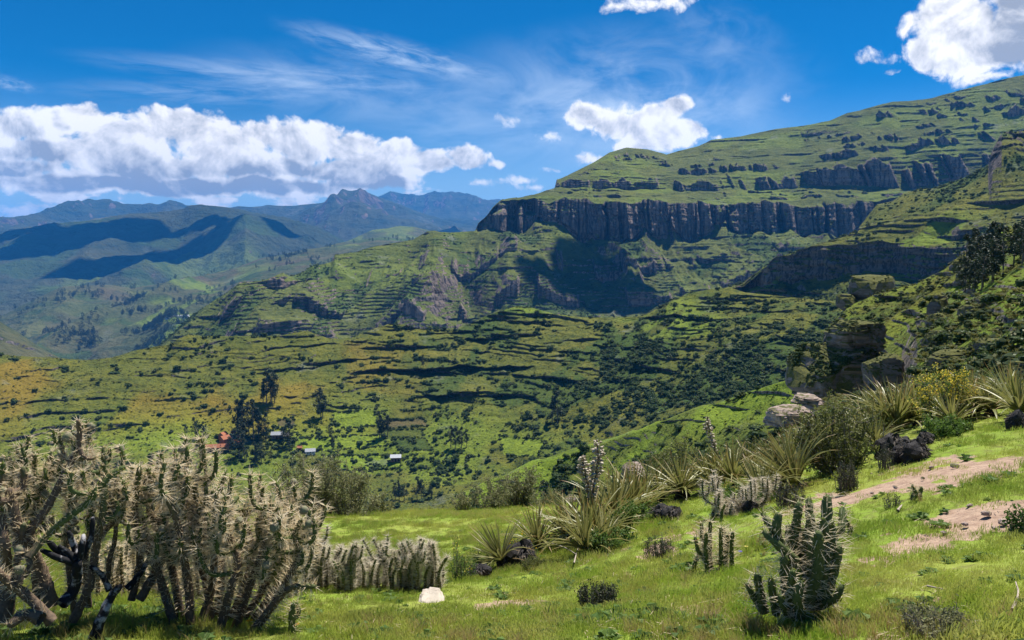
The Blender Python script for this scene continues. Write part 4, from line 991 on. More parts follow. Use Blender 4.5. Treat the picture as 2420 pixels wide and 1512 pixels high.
# houses
mat_adobe = plain_mat('adobe', (0.26, 0.14, 0.085), (0.20, 0.11, 0.07), 1.5, bump=0.3)
mat_tile = plain_mat('clay_tile', (0.36, 0.13, 0.065), (0.26, 0.105, 0.06), 2.5, bump=0.4)
mat_tin = plain_mat('tin_sheet', (0.33, 0.35, 0.38), (0.22, 0.23, 0.25), 1.5, rough=0.7, spec=0.5)
mat_thatch = plain_mat('weathered_thatch', (0.14, 0.12, 0.10), (0.10, 0.09, 0.08), 3.0)
mat_plaster = plain_mat('white_plaster', (0.72, 0.70, 0.66), (0.60, 0.57, 0.52), 1.0)
mat_dark = plain_mat('dark_opening', (0.03, 0.025, 0.02), (0.02, 0.018, 0.015), 1.0)
def boxv(x0, x1, y0, y1, z0, z1):
    V = [(x0,y0,z0),(x1,y0,z0),(x1,y1,z0),(x0,y1,z0),(x0,y0,z1),(x1,y0,z1),(x1,y1,z1),(x0,y1,z1)]
    return np.array(V, float), np.array([(0,3,2,1),(4,5,6,7),(0,1,5,4),(1,2,6,5),(2,3,7,6),(3,0,4,7)])
def house(px, py, L, W, H, ang, wall, roof, label, cat='house', rise=0.38, shed=False):
    p = surf('ridge', px, py); t = thing('house', label, cat, (p.x, p.y, p.z - 0.3), (0, 0, ang))
    mb = MB(); h = H + 0.3; rz = rise * W
    if shed: rz = 0.22 * W
    V = [(-L/2,-W/2,0),(L/2,-W/2,0),(L/2,W/2,0),(-L/2,W/2,0),(-L/2,-W/2,h),(L/2,-W/2,h),(L/2,W/2,h + (rz if shed else 0)),(-L/2,W/2,h + (rz if shed else 0))]
    Fc = [(0,3,2,1),(0,1,5,4),(1,2,6,5),(2,3,7,6),(3,0,4,7)]
    mb.add(np.array(V, float), np.array(Fc))
    if not shed: mb.add(np.array([(-L/2,-W/2,h),(-L/2,W/2,h),(-L/2,0,h+rz)], float), np.array([(0,1,2)])); mb.add(np.array([(L/2,-W/2,h),(L/2,W/2,h),(L/2,0,h+rz)], float), np.array([(0,2,1)]))
    mb.build('wall', [wall], t)
    rb = MB(); e = 0.45; th = 0.16
    if shed: slopes = [((-W/2 - e), h + 0.02 - e * 0.22, (W/2 + e), h + 0.02 + rz + e * 0.22)]
    else: slopes = [(-W/2 - e, h + 0.02 - e * rise * 2, 0, h + rz + 0.02), (W/2 + e, h + 0.02 - e * rise * 2, 0, h + rz + 0.02)]
    for (ya, za, yb, zb) in slopes:
        V = np.array([(-L/2-e,ya,za),(L/2+e,ya,za),(L/2+e,yb,zb),(-L/2-e,yb,zb)], float); V2 = V + [0, 0, th]
        rb.add(np.r_[V, V2], np.array([(0,1,2,3),(7,6,5,4),(0,4,5,1),(1,5,6,2),(2,6,7,3),(3,7,4,0)]))
    rb.build('roof', [roof], t)
    V, Fc = boxv(-0.45, 0.45, -W/2 - 0.05, -W/2 + 0.02, 0.25, min(2.1, h - 0.2)); d = MB(); d.add(V, Fc); d.build('door', [mat_dark], t)
    for sx in (-0.28, 0.28):
        V, Fc = boxv(sx * L - 0.4, sx * L + 0.4, -W/2 - 0.04, -W/2 + 0.02, 1.1, min(1.9, h - 0.2)); d = MB(); d.add(V, Fc); d.build('window', [mat_dark], t)
    return t
house(500,1068,11,4.5,2.6,0.10,mat_adobe,mat_tile,'long low adobe farm house with weathered tile roof')
house(524,1066,10,4,2.4,0.18,mat_adobe,mat_tile,'narrow adobe wing with clay tile roof joined to the farm')
house(532,1054,6,5,4.2,1.0,mat_adobe,mat_tile,'tall adobe house with orange tile roof at the centre of the farm')
house(528,1044,5,4,4.4,1.3,mat_adobe,mat_tile,'upright brick coloured house with red roof behind the farm')
house(541,1046,5,4,3.0,0.6,mat_plaster,mat_tin,'small house with shiny metal roof beside the farm')
house(561,1056,7,4,2.8,0.1,mat_adobe,mat_tile,'adobe house with orange tile roof under the eucalyptus')
house(570,1042,4,3,2.4,0.2,mat_adobe,mat_tile,'little hut with red tile roof among the trees')
house(655,1040,8,4.5,2.8,0.1,mat_adobe,mat_tin,'house with bright white metal roof beyond the grove')
house(672,1042,5,4.5,2.6,0.5,mat_adobe,mat_thatch,'small house with grey thatched gable roof')
house(733,1078,6.5,4,2.3,0.25,mat_plaster,mat_tin,'white roofed shed below the field of the hamlet')
house(935,1094,7,4.5,2.6,0.12,mat_adobe,mat_tin,'lone shed with blue grey metal roof below the plots', 'shed', shed=True)
house(707,1068,3,2.4,1.8,0.1,mat_adobe,mat_tile,'tiny orange roofed hut at the edge of the pasture','hut')
house(553,1030,3,2.4,1.8,0.1,mat_adobe,mat_tile,'tiny red roofed hut behind the tall house','hut')
# the long white buildings in the left valley
def far_house(p, L, W, H, ang, label):
    t = thing('house', label, 'building', p, (0, 0, ang))
    V, Fc = boxv(-L/2, L/2, -W/2, W/2, -3, H); d = MB(); d.add(V, Fc); d.build('wall', [mat_plaster], t)
    d = MB(); d.add(np.array([(-L/2-1,-W/2-1,H+.05),(L/2+1,-W/2-1,H+.05),(L/2+1,0,H+W*.25),(-L/2-1,0,H+W*.25)], float), np.array([(0,1,2,3)])); d.add(np.array([(-L/2-1,W/2+1,H+.05),(L/2+1,W/2+1,H+.05),(L/2+1,0,H+W*.25),(-L/2-1,0,H+W*.25)], float), np.array([(3,2,1,0)])); d.build('roof', [mat_tin], t)

far_house(surf('fields', 425, 770) + Vector((0, 0, 1)), 60, 12, 5, 0.1, 'long white building among the fields of the left valley')
far_house(surf('fields', 400, 776) + Vector((0, 0, 1)), 22, 10, 5, -0.2, 'short white building beside the long one in the left valley')
far_house(surf('fields', 440, 764) + Vector((0, 0, 1)), 16, 10, 6, 0.4, 'small pale house above the long white building')

# ------------------------------------------------------------------ foreground: rocks
def rock_mat(name, c1, c2, moss, unit=1.0, mossy=0.5):
    m, nt, b = new_mat(name); P = b.pos(); s = 1 / unit
    n1 = b.noise(P, s * 1.2, 6.0, 0.65); n2 = b.noise(b.scaled(P, .6, .6, 3.0), s * 2.0, 5.0, 0.65); n3 = b.noise(P, s * 7.0, 5.0, 0.7)
    r = b.mix(b.ss(n2, 0.35, 0.65), c4(c1), c4(c2)); r = b.mix(b.m('MULTIPLY', b.ss(n3, 0.5, 0.72), 0.7), r, (0.06, 0.058, 0.055, 1))
    nz = b.n('ShaderNodeSeparateXYZ'); lk(nt, b.n('ShaderNodeNewGeometry').outputs['Normal'], nz.inputs[0])
    mk = b.ss(b.m('ADD', nz.outputs[2], b.m('MULTIPLY', b.m('SUBTRACT', n1, 0.5), 2.2)), 1.15 - mossy, 1.35 - mossy)
    cc = b.mix(mk, r, b.mix(b.ss(n3, 0.3, 0.7), c4(moss), (0.055, 0.06, 0.02, 1)))
    out(nt, b, principled(b, cc, 0.95, 0.15, b.m('ADD', n3, b.m('MULTIPLY', n2, 0.8)), 1.0, unit * 0.06))
    return m
mat_rock = rock_mat('boulder_stone', (0.20, 0.165, 0.145), (0.11, 0.095, 0.085), (0.115, 0.115, 0.032), 2.2, 0.95)
mat_stone = rock_mat('pale_stone', (0.36, 0.27, 0.23), (0.25, 0.20, 0.175), (0.12, 0.11, 0.05), 0.8, 0.25)
def boulder(name, label, base, sx, sy, sz, seed, sq=0.6, ledge=0.12, mat=None, rot=0.0, sub=None, cat='boulder', top=0.0):
    """squarish weathered block with bedding ledges, standing on base"""
    iv, jf = sub or ico5
    rng = np.random.default_rng(seed + 500)
    q = np.sign(iv) * np.abs(iv) ** sq; q /= np.max(np.abs(q), axis=0)
    for _ in range(26):                       # broken faces
        n = rng.normal(size=3) * np.array([1, 1, 0.55]); n /= np.linalg.norm(n)
        ext = np.percentile(q @ n, 99.5) * rng.uniform(0.72, 0.97); dd = q @ n - ext
        q = q - np.clip(dd, 0, None)[:, None] * n * 0.93
    z = q[:, 2]
    h = fbm3((q[:, 0] * 2.4, q[:, 1] * 2.4, q[:, 2] * 3.4), 5, seed, 0.6)
    led = saw(z * 2.6 + 0.5 * fbm2(q[:, 0] * 1.5, q[:, 1] * 1.5, 2, seed + 3), 0.18) - 0.5
    led2 = saw(z * 7.0 + 0.8 * fbm2(q[:, 0] * 2, q[:, 1] * 2, 2, seed + 4), 0.25) - 0.5
    ang = np.arctan2(q[:, 1], q[:, 0])
    crk = 1 - sstep(np.abs(noise2(ang * 3.2, z * 0.9, seed + 9)), 0.0, 0.10)
    k = 1 + 0.16 * h + ledge * led + 0.35 * ledge * led2 - 0.10 * crk
    V = q * np.c_[k, k, 1 + 0.10 * h]
    V[:, :2] *= (1 - 0.10 * np.clip(z, -1, 1))[:, None]
    V = V * np.array([sx, sy, sz]) * 0.5; V[:, 2] += sz * 0.42
    o = add_obj(name, mesh_data(name, V, jf, [mat or mat_rock], False), None, base, (0, 0, rot))
    tag(o, label, cat); ROCKS.append((o, V)); return o
ROCKS = []; ico5 = _ico(5)
def along(px, py, d): return Vector(at(px, py, d))
# great mossy boulder and its cap, standing on the edge of the gully
p = along(2032, 958, 104); sc = 104 / F_P
boulder('boulder', 'great mossy boulder with sheer dark sides beside the gully', p + Vector((0, 5, -1.0)), 232 * sc, 190 * sc, 150 * sc, 11, 0.5, 0.05)
boulder('boulder', 'weathered cap rock lying on top of the great boulder', along(2055, 828, 106) + Vector((0, 4, -0.6)), 132 * sc, 140 * sc, 76 * sc, 12, 0.55, 0.07)
boulder('boulder', 'dark rounded flank rock leaning on the great boulder', along(2096, 925, 99) + Vector((0, 1, -0.5)), 90 * sc, 80 * sc, 92 * sc, 13, 0.7, 0.04)
sc2 = 62 / F_P
boulder('rock_slab', 'broad flat topped pinkish slab beyond the spiky rosettes', along(1868, 1003, 62) + Vector((0, 1, -0.3)), 112 * sc2, 105 * sc2, 50 * sc2, 21, 0.5, 0.10, mat_stone, 0.15, cat='rock')
boulder('rock_slab', 'pale slab lying behind the flat topped slab', along(1925, 962, 72) + Vector((0, 2, 0)), 90 * sc2, 110 * sc2, 22 * sc2, 22, 0.5, 0.10, mat_stone, -0.1, cat='rock')
boulder('rock_slab', 'rounded pink rock poking out behind the tall flower spikes', along(1497, 1135, 24), 0.78, 0.8, 0.62, 23, 0.7, 0.08, mat_stone, cat='rock')
boulder('rock_slab', 'low red rock at the brink of the meadow behind the spiky rosettes', along(1352, 1192, 21), 0.62, 0.5, 0.3, 24, 0.7, 0.08, mat_stone, cat='rock', sub=ico3)
for (px, py, d, w, h, lab, sd) in [(2265,668,235,42,22,'table shaped rock balanced below the eucalyptus grove',31),(2268,683,233,26,20,'squat pillar rock under the balanced table rock',32),(2213,735,170,42,44,'upright block with pale flat top on the stony hillside',33),(2212,765,160,60,28,'stack of flat bedded slabs below the upright block',34),
                                   (2290,780,120,50,26,'rough grey outcrop half sunk in the stony hillside turf',35),(2350,838,85,80,30,'dark broken outcrop above the yellow bush',36),(2200,840,100,46,40,'dark craggy rock just right of the great boulder',37),(2405,905,52,60,40,'dark jagged rock at the foot of the stony hillside',38),
                                   (2240,880,80,110,34,'long dark ledge behind the yellow flowering bush',39),(2330,740,130,60,14,'flat grey slab lying in the upper pasture',40),(2055,705,280,110,50,'craggy green capped knoll below the dark cliffs',41),(2000,735,270,56,34,'dark stepped rock beside the craggy knoll',42)]:
    b_ = surf('right', px, py); d = b_.xy.length; k = d / F_P; boulder('boulder', lab, b_ + Vector((0, 0, -0.15 * h * k)), w * k, w * k * 0.9, h * k * 1.2, sd, 0.6, 0.07, None, 0.4 * sd, ico3 if d > 90 else ico4)
# small stones in the grass and on the trodden earth
white = hit(1022, 1424)
mat_white = plain_mat('chalky_stone', (0.62, 0.54, 0.45), (0.46, 0.39, 0.32), 9.0, bump=0.7, bd=0.012)
o = boulder('stone', 'x', white + Vector((0, 0.02, 0.0)), 0.20, 0.19, 0.045, 91, 0.4, 0.05, mat_white, 0.0, ico4)
o.rotation_euler = (0.62, 0.10, 0.12)
tag(o, 'broken cream coloured slab leaning in the grass below the low cactus hedge', 'stone')
rs = random.Random(8); stone_me = []
for k in range(4):
    iv, jf = ico2; h = fbm3((iv[:, 0] * 1.5, iv[:, 1] * 1.5, iv[:, 2] * 1.5), 3, 60 + k)
    stone_me.append(mesh_data('stone', iv * (1 + 0.4 * h)[:, None] * np.array([1, 0.8, 0.5]), jf, [mat_stone], False))
for k, (px, py, s_) in enumerate([(1940,1118,.05),(2115,1152,.035),(2200,1105,.04),(2255,1102,.05),(2060,1165,.03),(1990,1160,.03),(2280,1240,.03),(2330,1215,.04),(2230,1262,.03),(2370,1235,.05),(1700,1478,.015),(2140,1420,.02),(2060,1120,.03),(2180,1130,.03),(2350,1250,.03),(1270,1425,.018),(1245,1420,.02),(2290,1195,.03)]):
    o = add_obj('stone', stone_me[k % 4], None, hit(px, py) + Vector((0, 0, s_ * 0.02)), (rs.uniform(-.3, .3), rs.uniform(-.3, .3), rs.uniform(0, 6)), s_ * 0.75)
    tag(o, 'small brown stone lying on the trodden earth and turf', 'stone', 'small stones on the turf')

# ------------------------------------------------------------------ cacti
m, nt, b = new_mat('cactus_skin')
age = b.attr('age'); P = b.pos(); nn = b.noise(P, 60.0, 4.0, 0.6)
g = b.mix(b.ss(nn, 0.3, 0.7), (0.060, 0.085, 0.026, 1), (0.105, 0.125, 0.042, 1))
br = b.mix(b.ss(nn, 0.3, 0.7), (0.165, 0.115, 0.075, 1), (0.095, 0.068, 0.048, 1))
cc = b.mix(b.ss(b.m('ADD', age, b.m('MULTIPLY', b.m('SUBTRACT', nn, 0.5), 0.3)), 0.30, 0.62), br, g)
cc = b.mix(b.ss(b.attr('burnt'), 0.3, 0.7), cc, b.mix(b.ss(b.noise(P, 25.0, 4.0), 0.50, 0.66), (0.012, 0.012, 0.014, 1), (0.30, 0.29, 0.30, 1)))
out(nt, b, principled(b, cc, 0.8, 0.2, nn, 0.6, 0.006))
mat_cactus = m
mat_spine = leaf_mat('cactus_spine', (0.80, 0.69, 0.50), (0.90, 0.83, 0.68), 0.62, 30.0, rough=0.5, spec=0.3)
mat_fruit = plain_mat('cactus_fruit', (0.16, 0.17, 0.09), (0.24, 0.19, 0.14), 25.0, bump=0.3, bd=0.003)
mat_tipleaf = leaf_mat('cactus_tip_leaf', (0.13, 0.18, 0.025), (0.20, 0.24, 0.03), 0.35, 10.0)
mat_spine2 = leaf_mat('silvery_spine', (0.76, 0.69, 0.57), (0.88, 0.82, 0.71), 0.6, 30.0, rough=0.5, spec=0.3)
def stem_geo(pts, r0, r1, rng, age0, age1, burnt=0.0):
    pts = resample(pts, 0.022); n = len(pts); t = np.linspace(0, 1, n)
    rad_ = r0 + (r1 - r0) * t; rad_ = rad_ * (1 + 0.05 * np.sin(np.arange(n) * 2.1)); rad_[-1] *= 0.7
    V, Fq, T = tube(pts, rad_, 9)
    # tubercles: low spiral bumps
    c = np.repeat(pts, 9, axis=0); c = np.r_[c, [pts[-1]]]
    ph = np.arange(len(V)); bump = 1 + 0.12 * np.where((ph // 9 + ph % 9) % 3 == 0, 1.0, -0.3); bump[-1] = 1
    V = c + (V - c) * bump[:, None]
    return pts, rad_, V, Fq, age0 + (age1 - age0) * T, np.full(len(V), burnt)
def spines(mb, pts, rads_, rng, per, lo, hi, w, start=0.0):
    """clusters of long needles standing off the stem"""
    n = len(pts); L = np.linalg.norm(pts[-1] - pts[0]); tang = np.gradient(pts, axis=0); tang /= np.maximum(np.linalg.norm(tang, axis=1, keepdims=True), 1e-9)
    seglen = np.linalg.norm(np.diff(pts, axis=0), axis=1).sum(); k = int(seglen * per)
    if k < 1: return
    i = rng.integers(int(start * (n - 1)), n, k); d = rng.normal(size=(k, 3)); d -= tang[i] * (d * tang[i]).sum(1, keepdims=True) * 0.75
    d += tang[i] * 0.25 + np.array([0, 0, 0.12]); d /= np.linalg.norm(d, axis=1, keepdims=True)
    side = np.cross(d, rng.normal(size=(k, 3))); side /= np.linalg.norm(side, axis=1, keepdims=True); s2 = np.cross(d, side)
    base = pts[i] + (d - tang[i] * (d * tang[i]).sum(1, keepdims=True)) * rads_[i][:, None] * 0.9
    ln = rng.uniform(lo, hi, (k, 1)); tip = base + d * ln
    V = np.stack([base + side * w, base - 0.5 * side * w + 0.87 * s2 * w, base - 0.5 * side * w - 0.87 * s2 * w, tip], 1).reshape(-1, 3)
    o_ = np.arange(k)[:, None] * 4
    Fq = np.concatenate([o_ + [0, 1, 3], o_ + [1, 2, 3], o_ + [2, 0, 3]])
    mb.add(V, Fq, 0)
def tip_leaves(mb, p, d, rng, n, ln):
    for _ in range(n):
        v = np.asarray(d) * 0.8 + rng.normal(size=3) * 0.55; v /= np.linalg.norm(v); s = np.cross(v, [0.3, 0.5, 0.8]); s /= np.linalg.norm(s); s2 = np.cross(v, s)
        q = np.asarray(p) + rng.normal(size=3) * 0.008 - np.asarray(d) * rng.uniform(0, 0.05); w = 0.0035
        l = ln * rng.uniform(0.6, 1.2)
        mb.add(np.array([q + s * w, q - s * w * .5 + s2 * w * .87, q - s * w * .5 - s2 * w * .87, q + v * l]), np.array([(0,1,3),(1,2,3),(2,0,3)]), 0)
def cactus(label, base, stems, seed, spn=(420, 0.03, 0.065, 0.0011), side=0, side_len=(0.12, 0.28), r=(0.024, 0.016), fruit=0, tips=10, name='cactus', group=None, spine_start=0.0, kids_from=0.35, smat=None):
    """stems: list of (points in world, base radius, tip radius, age0, age1, burnt, own side shoots)"""
    rng = np.random.default_rng(seed); t = thing(name, label, 'cactus', base, group=group); b0 = np.array(base)
    sp = MB(); tl = MB(); fr = []; shoots = []
    def emit(pts, r0, r1, a0, a1, burnt, start=0.0, nm='stem', dens=1.0, par=None):
        q, rr, V, Fq, A_, Bu = stem_geo(pts, r0, r1, rng, a0, a1, burnt)
        mb = MB(); mb.add(V, Fq, 0, age=A_, burnt=Bu); ob = mb.build(nm, [mat_cactus], par or t, smooth=True)
        if burnt < 0.5:
            spines(sp, q, rr, rng, spn[0] * dens, spn[1], spn[2], spn[3], start)
            if a1 > 0.6: tip_leaves(tl, q[-1], (q[-1] - q[-3]) / np.linalg.norm(q[-1] - q[-3]), rng, tips, 0.028)
        return q, rr, ob
    for (pts, r0, r1, a0, a1, burnt, ns) in stems:
        pts = np.asarray(pts, float) - b0
        q, rr, so = emit(pts, r0, r1, a0, a1, burnt, spine_start)
        if burnt > 0.5: continue
        for k in range(ns):
            i = int(len(q) * rng.uniform(kids_from, 0.97)); p0 = q[i]; a = rng.uniform(0, 2 * math.pi); L = rng.uniform(*side_len)
            o1 = np.array([math.cos(a), math.sin(a), 0.15]); bend = rng.uniform(0.35, 0.9)
            pp = np.array([p0, p0 + o1 * L * bend, p0 + o1 * L * bend * 1.35 + [0, 0, L * 0.4], p0 + o1 * L * bend * 1.4 + [rng.uniform(-.02, .02), rng.uniform(-.02, .02), L]])
            q2, rr2, _ = emit(pp, r1 * 0.95, r1 * 0.75, min(1, a1 - 0.1), min(1.2, a1 + 0.3), 0, 0.0, 'branch', 1.0, so)
            shoots.append(q2)
            if rng.random() < 0.6:
                i2 = int(len(q2) * rng.uniform(0.3, 0.8)); a = rng.uniform(0, 2 * math.pi); L2 = L * rng.uniform(0.4, 0.7); o2 = np.array([math.cos(a), math.sin(a), 0.2])
                q3, _, _ = emit(np.array([q2[i2], q2[i2] + o2 * L2 * 0.4, q2[i2] + o2 * L2 * 0.5 + [0, 0, L2 * 0.5], q2[i2] + o2 * L2 * 0.55 + [0, 0, L2]]), r1 * 0.75, r1 * 0.65, 0.8, 1.2, 0, 0.0, 'branch', 1.0, so); shoots.append(q3)
    if sp.n: tag(sp.build('spines', [smat or mat_spine], t), kind='stuff')
    if tl.n: tag(tl.build('tip_leaves', [mat_tipleaf], t), kind='stuff')
    if fruit and shoots:
        for k in range(fruit):
            q = shoots[rng.integers(0, len(shoots))]; i = rng.integers(len(q) // 2, len(q)); d = rng.normal(size=3); d[2] = abs(d[2]); d /= np.linalg.norm(d)
            o = add_obj('fruit', fruit_me, t, Vector(q[i] + d * 0.03), Vector(d).to_track_quat('Z', 'Y').to_euler(), rng.uniform(0.8, 1.25))
    return t
iv, jf = ico2
fv = iv * np.array([0.019, 0.019, 0.023]); top_ = iv[:, 2] > 0.85; fv[top_, 2] -= 0.009
fruit_me = mesh_data('fruit', fv, jf, [mat_fruit], True)
Z1 = lambda x, y: (x * 0.375, 945 + y * 0.375)
Z3 = lambda x, y: (1535.6 + x * 0.414, 886 + y * 0.414)
def px_stem(zf, pl, d0, d1, seed, wob=0.10):
    """photo polyline to a stem whose depth wanders from d0 to d1 around its plant"""
    rng = np.random.default_rng(seed); o = []
    n = len(pl)
    for i, q in enumerate(pl):
        P_ = zf(*q); d = d0 + (d1 - d0) * i / max(1, n - 1) + (rng.uniform(-wob, wob) if i else 0)
        o.append(at(P_[0], P_[1], d))
    return o
# tall dense clump
bc = hit(465, 1490); D = bc.xy.length
ST = []
for k, (pl, dd, ns) in enumerate([([(1200,1440),(1190,1200),(1150,950),(1120,780),(1060,600),(1075,400)],0.0,10),([(1260,1420),(1330,1200),(1350,1000),(1360,800),(1240,620),(1235,470)],0.15,10),([(1390,1430),(1460,1150),(1500,1000),(1440,800),(1430,660),(1500,540)],-0.1,9),
        ([(1480,1440),(1600,1080),(1680,850),(1710,640),(1715,520)],0.05,9),([(1600,1450),(1760,1200),(1880,950),(1860,800),(1900,680)],-0.05,8),([(880,1260),(980,1080),(1060,900),(1000,760),(930,640),(900,480)],0.25,9),
        ([(1330,1430),(1300,1150),(1210,900),(1200,700),(1130,520),(1110,380)],0.3,10),([(1430,1430),(1560,1100),(1580,850),(1540,700),(1560,560)],0.35,9),([(1500,1440),(1700,1100),(1790,850),(1800,650),(1790,520)],0.35,9),
        ([(1560,1440),(1820,1050),(1950,850),(1960,700)],0.3,8),([(1100,1420),(1000,1100),(900,860),(850,700),(880,420)],0.1,8),([(1150,1420),(1080,1050),(1000,800),(980,560),(960,430)],0.45,8),([(1350,1430),(1400,1050),(1330,800),(1300,560)],0.5,8),
        ([(1600,1450),(1800,1180),(1900,1130),(1990,1105)],-0.2,0)]):
    pl = [(a_, b_ + 70 * max(0.0, min(1.0, (a_ - 1250) / 250)) * (i_ / (len(pl) - 1))) for i_, (a_, b_) in enumerate(pl)]
    ST.append((px_stem(Z1, pl, D + dd * 0.6, D + dd, 100 + k, 0.05), 0.023, 0.0130, -0.1, 0.60, 0.0, int(ns * 1.15)))
cactus('tall dense branching cactus bristling with straw coloured spines', bc, ST, 5, spn=(560, 0.034, 0.078, 0.0019), side_len=(0.07, 0.17), fruit=30, tips=12, spine_start=0.12, kids_from=0.40)
# older cactus with charred limbs at the left
bl = hit(150, 1492); D = bl.xy.length
SL = []
for k, (pl, dd, r0, r1, a0, a1, bu, ns) in enumerate([([(420,1470),(560,1180),(600,950),(650,700),(660,450),(655,300)],0.0,.030,.020,0,.7,0,5),([(330,1300),(250,1050),(130,850),(90,700),(60,560)],-.1,.042,.030,-.3,.2,0,4),([(170,850),(290,690),(400,480),(490,300),(500,190),(490,130)],-.1,.026,.016,-.2,.3,0,1),
        ([(180,990),(300,850),(430,740),(560,640),(700,470),(790,420)],-.25,.022,.018,.4,.9,0,5),([(590,1510),(640,1370),(700,1240),(760,1170)],-.3,.034,.024,0,0,1,0),([(390,1290),(470,1180),(490,1020)],-.2,.036,.032,0,0,1,0),([(490,1020),(430,1010),(300,890)],-.2,.026,.018,0,0,1,0),([(480,1030),(380,1000),(260,945)],-.2,.022,.018,0,0,1,0),
        ([(490,1020),(470,930),(430,830)],-.2,.024,.018,0,0,1,0),([(495,1020),(520,900),(525,850)],-.2,.022,.016,0,0,1,0),([(480,1010),(430,960),(370,920)],-.22,.020,.015,0,0,1,0),([(500,1010),(570,880),(585,740)],-.15,.022,.016,0,0,1,0),([(690,1200),(640,1100),(570,1050)],.0,.020,.016,0,0,1,0),([(800,1190),(900,1070),(970,930)],.1,.022,.014,0,0,1,0),
        ([(680,1120),(690,1000),(720,900),(740,700)],.2,.018,.014,-.4,-.2,0,0),([(20,1400),(40,1100),(30,900),(0,700),(-30,420)],-.1,.036,.024,-.3,.3,0,6),([(330,1400),(200,1260),(60,1150),(-60,1050)],-.3,.034,.024,-.3,.1,0,2),([(130,1010),(100,820),(200,600),(300,500),(350,370)],.1,.024,.018,.2,.9,0,7),([(90,740),(60,560),(90,450),(60,400)],.1,.020,.016,.4,1.0,0,6),
        ([(640,700),(720,640),(830,610)],.0,.018,.014,.1,.6,0,4),([(600,900),(680,800),(760,720),(830,640)],.1,.024,.018,0,.7,0,6),([(480,560),(520,470),(540,330)],.15,.018,.015,.4,1.0,0,5),([(500,310),(540,370),(600,360)],-.1,.014,.012,.0,.5,0,2),([(260,1380),(160,1350),(60,1420)],-.35,.040,.030,-.3,0,0,0),([(830,1260),(880,1000),(850,760),(820,560)],.2,.026,.018,0,.7,0,6),([(-60,1300),(-80,900),(-60,600)],.2,.03,.02,-.2,.7,0,7),([(250,1400),(220,1100),(200,850),(230,640),(210,470)],.25,.026,.018,-.1,.7,0,9),([(60,1350),(110,1000),(150,780),(130,560)],.3,.026,.018,-.1,.7,0,9),([(480,1400),(440,1100),(420,850),(450,620),(430,450)],.3,.024,.016,0,.7,0,9),([(0,1200),(10,850),(40,640)],.3,.024,.016,0,.7,0,8),([(560,1300),(540,1000),(570,760),(560,560)],.35,.022,.016,0,.7,0,7)]):
    SL.append((px_stem(Z1, pl, D + dd, D + dd, 200 + k, 0.05), r0 * .74, r1 * .66, a0, a1, bu, ns))
cactus('old branching cactus with charred black limbs and round fruits', bl, SL, 6, spn=(480, 0.026, 0.058, 0.0017), side_len=(0.05, 0.12), fruit=70, tips=7, spine_start=0.15, kids_from=0.55)
# low bristling hedge behind the clump
hr = random.Random(21)
for k in range(9):
    px = 690 + k * 43; pb = hit(px, 1398 - 4 * (k % 3)); S_ = []
    for j in range(9):
        ox = hr.uniform(-0.09, 0.09); oy = hr.uniform(-0.10, 0.16); h = hr.uniform(0.24, 0.48) * (1.0 if k > 1 else 1.15)
        g0 = on_ground(pb.x + ox, pb.y + oy); S_.append(([tuple(g0), (g0.x + hr.uniform(-.02, .02), g0.y, g0.z + h * .5), (g0.x + hr.uniform(-.09, .09), g0.y + hr.uniform(-.05, .05), g0.z + h)], hr.uniform(.012, .018), .012, .3, .85, 0, 1 if j % 3 == 0 else 0))
    cactus('low upright cactus packed with pale grey spines in the hedge below the meadow', pb, S_, 300 + k, spn=(850, 0.030, 0.066, 0.0018), side_len=(0.06, 0.12), tips=0, spine_start=0.12, smat=mat_spine2, group='low cacti of the hedge', kids_from=0.5)
for k in range(14):
    px = 190 + k * 37; pb = hit(px, 1425 - 12 * (k % 3)); S_ = []
    for j in range(5):
        g0 = on_ground(pb.x + hr.uniform(-0.12, 0.12), pb.y + hr.uniform(-0.08, 0.2)); h = hr.uniform(0.22, 0.46)
        S_.append(([tuple(g0), (g0.x + hr.uniform(-.03, .03), g0.y, g0.z + h * .5), (g0.x + hr.uniform(-.06, .06), g0.y, g0.z + h)], .013, .011, .2, .6, 0, 1))
    cactus('small spiny cactus in the shade under the tall branching cacti', pb, S_, 340 + k, spn=(1100, 0.022, 0.048, 0.0017), side_len=(0.06, 0.12), tips=0, group='low cacti under the tall ones')
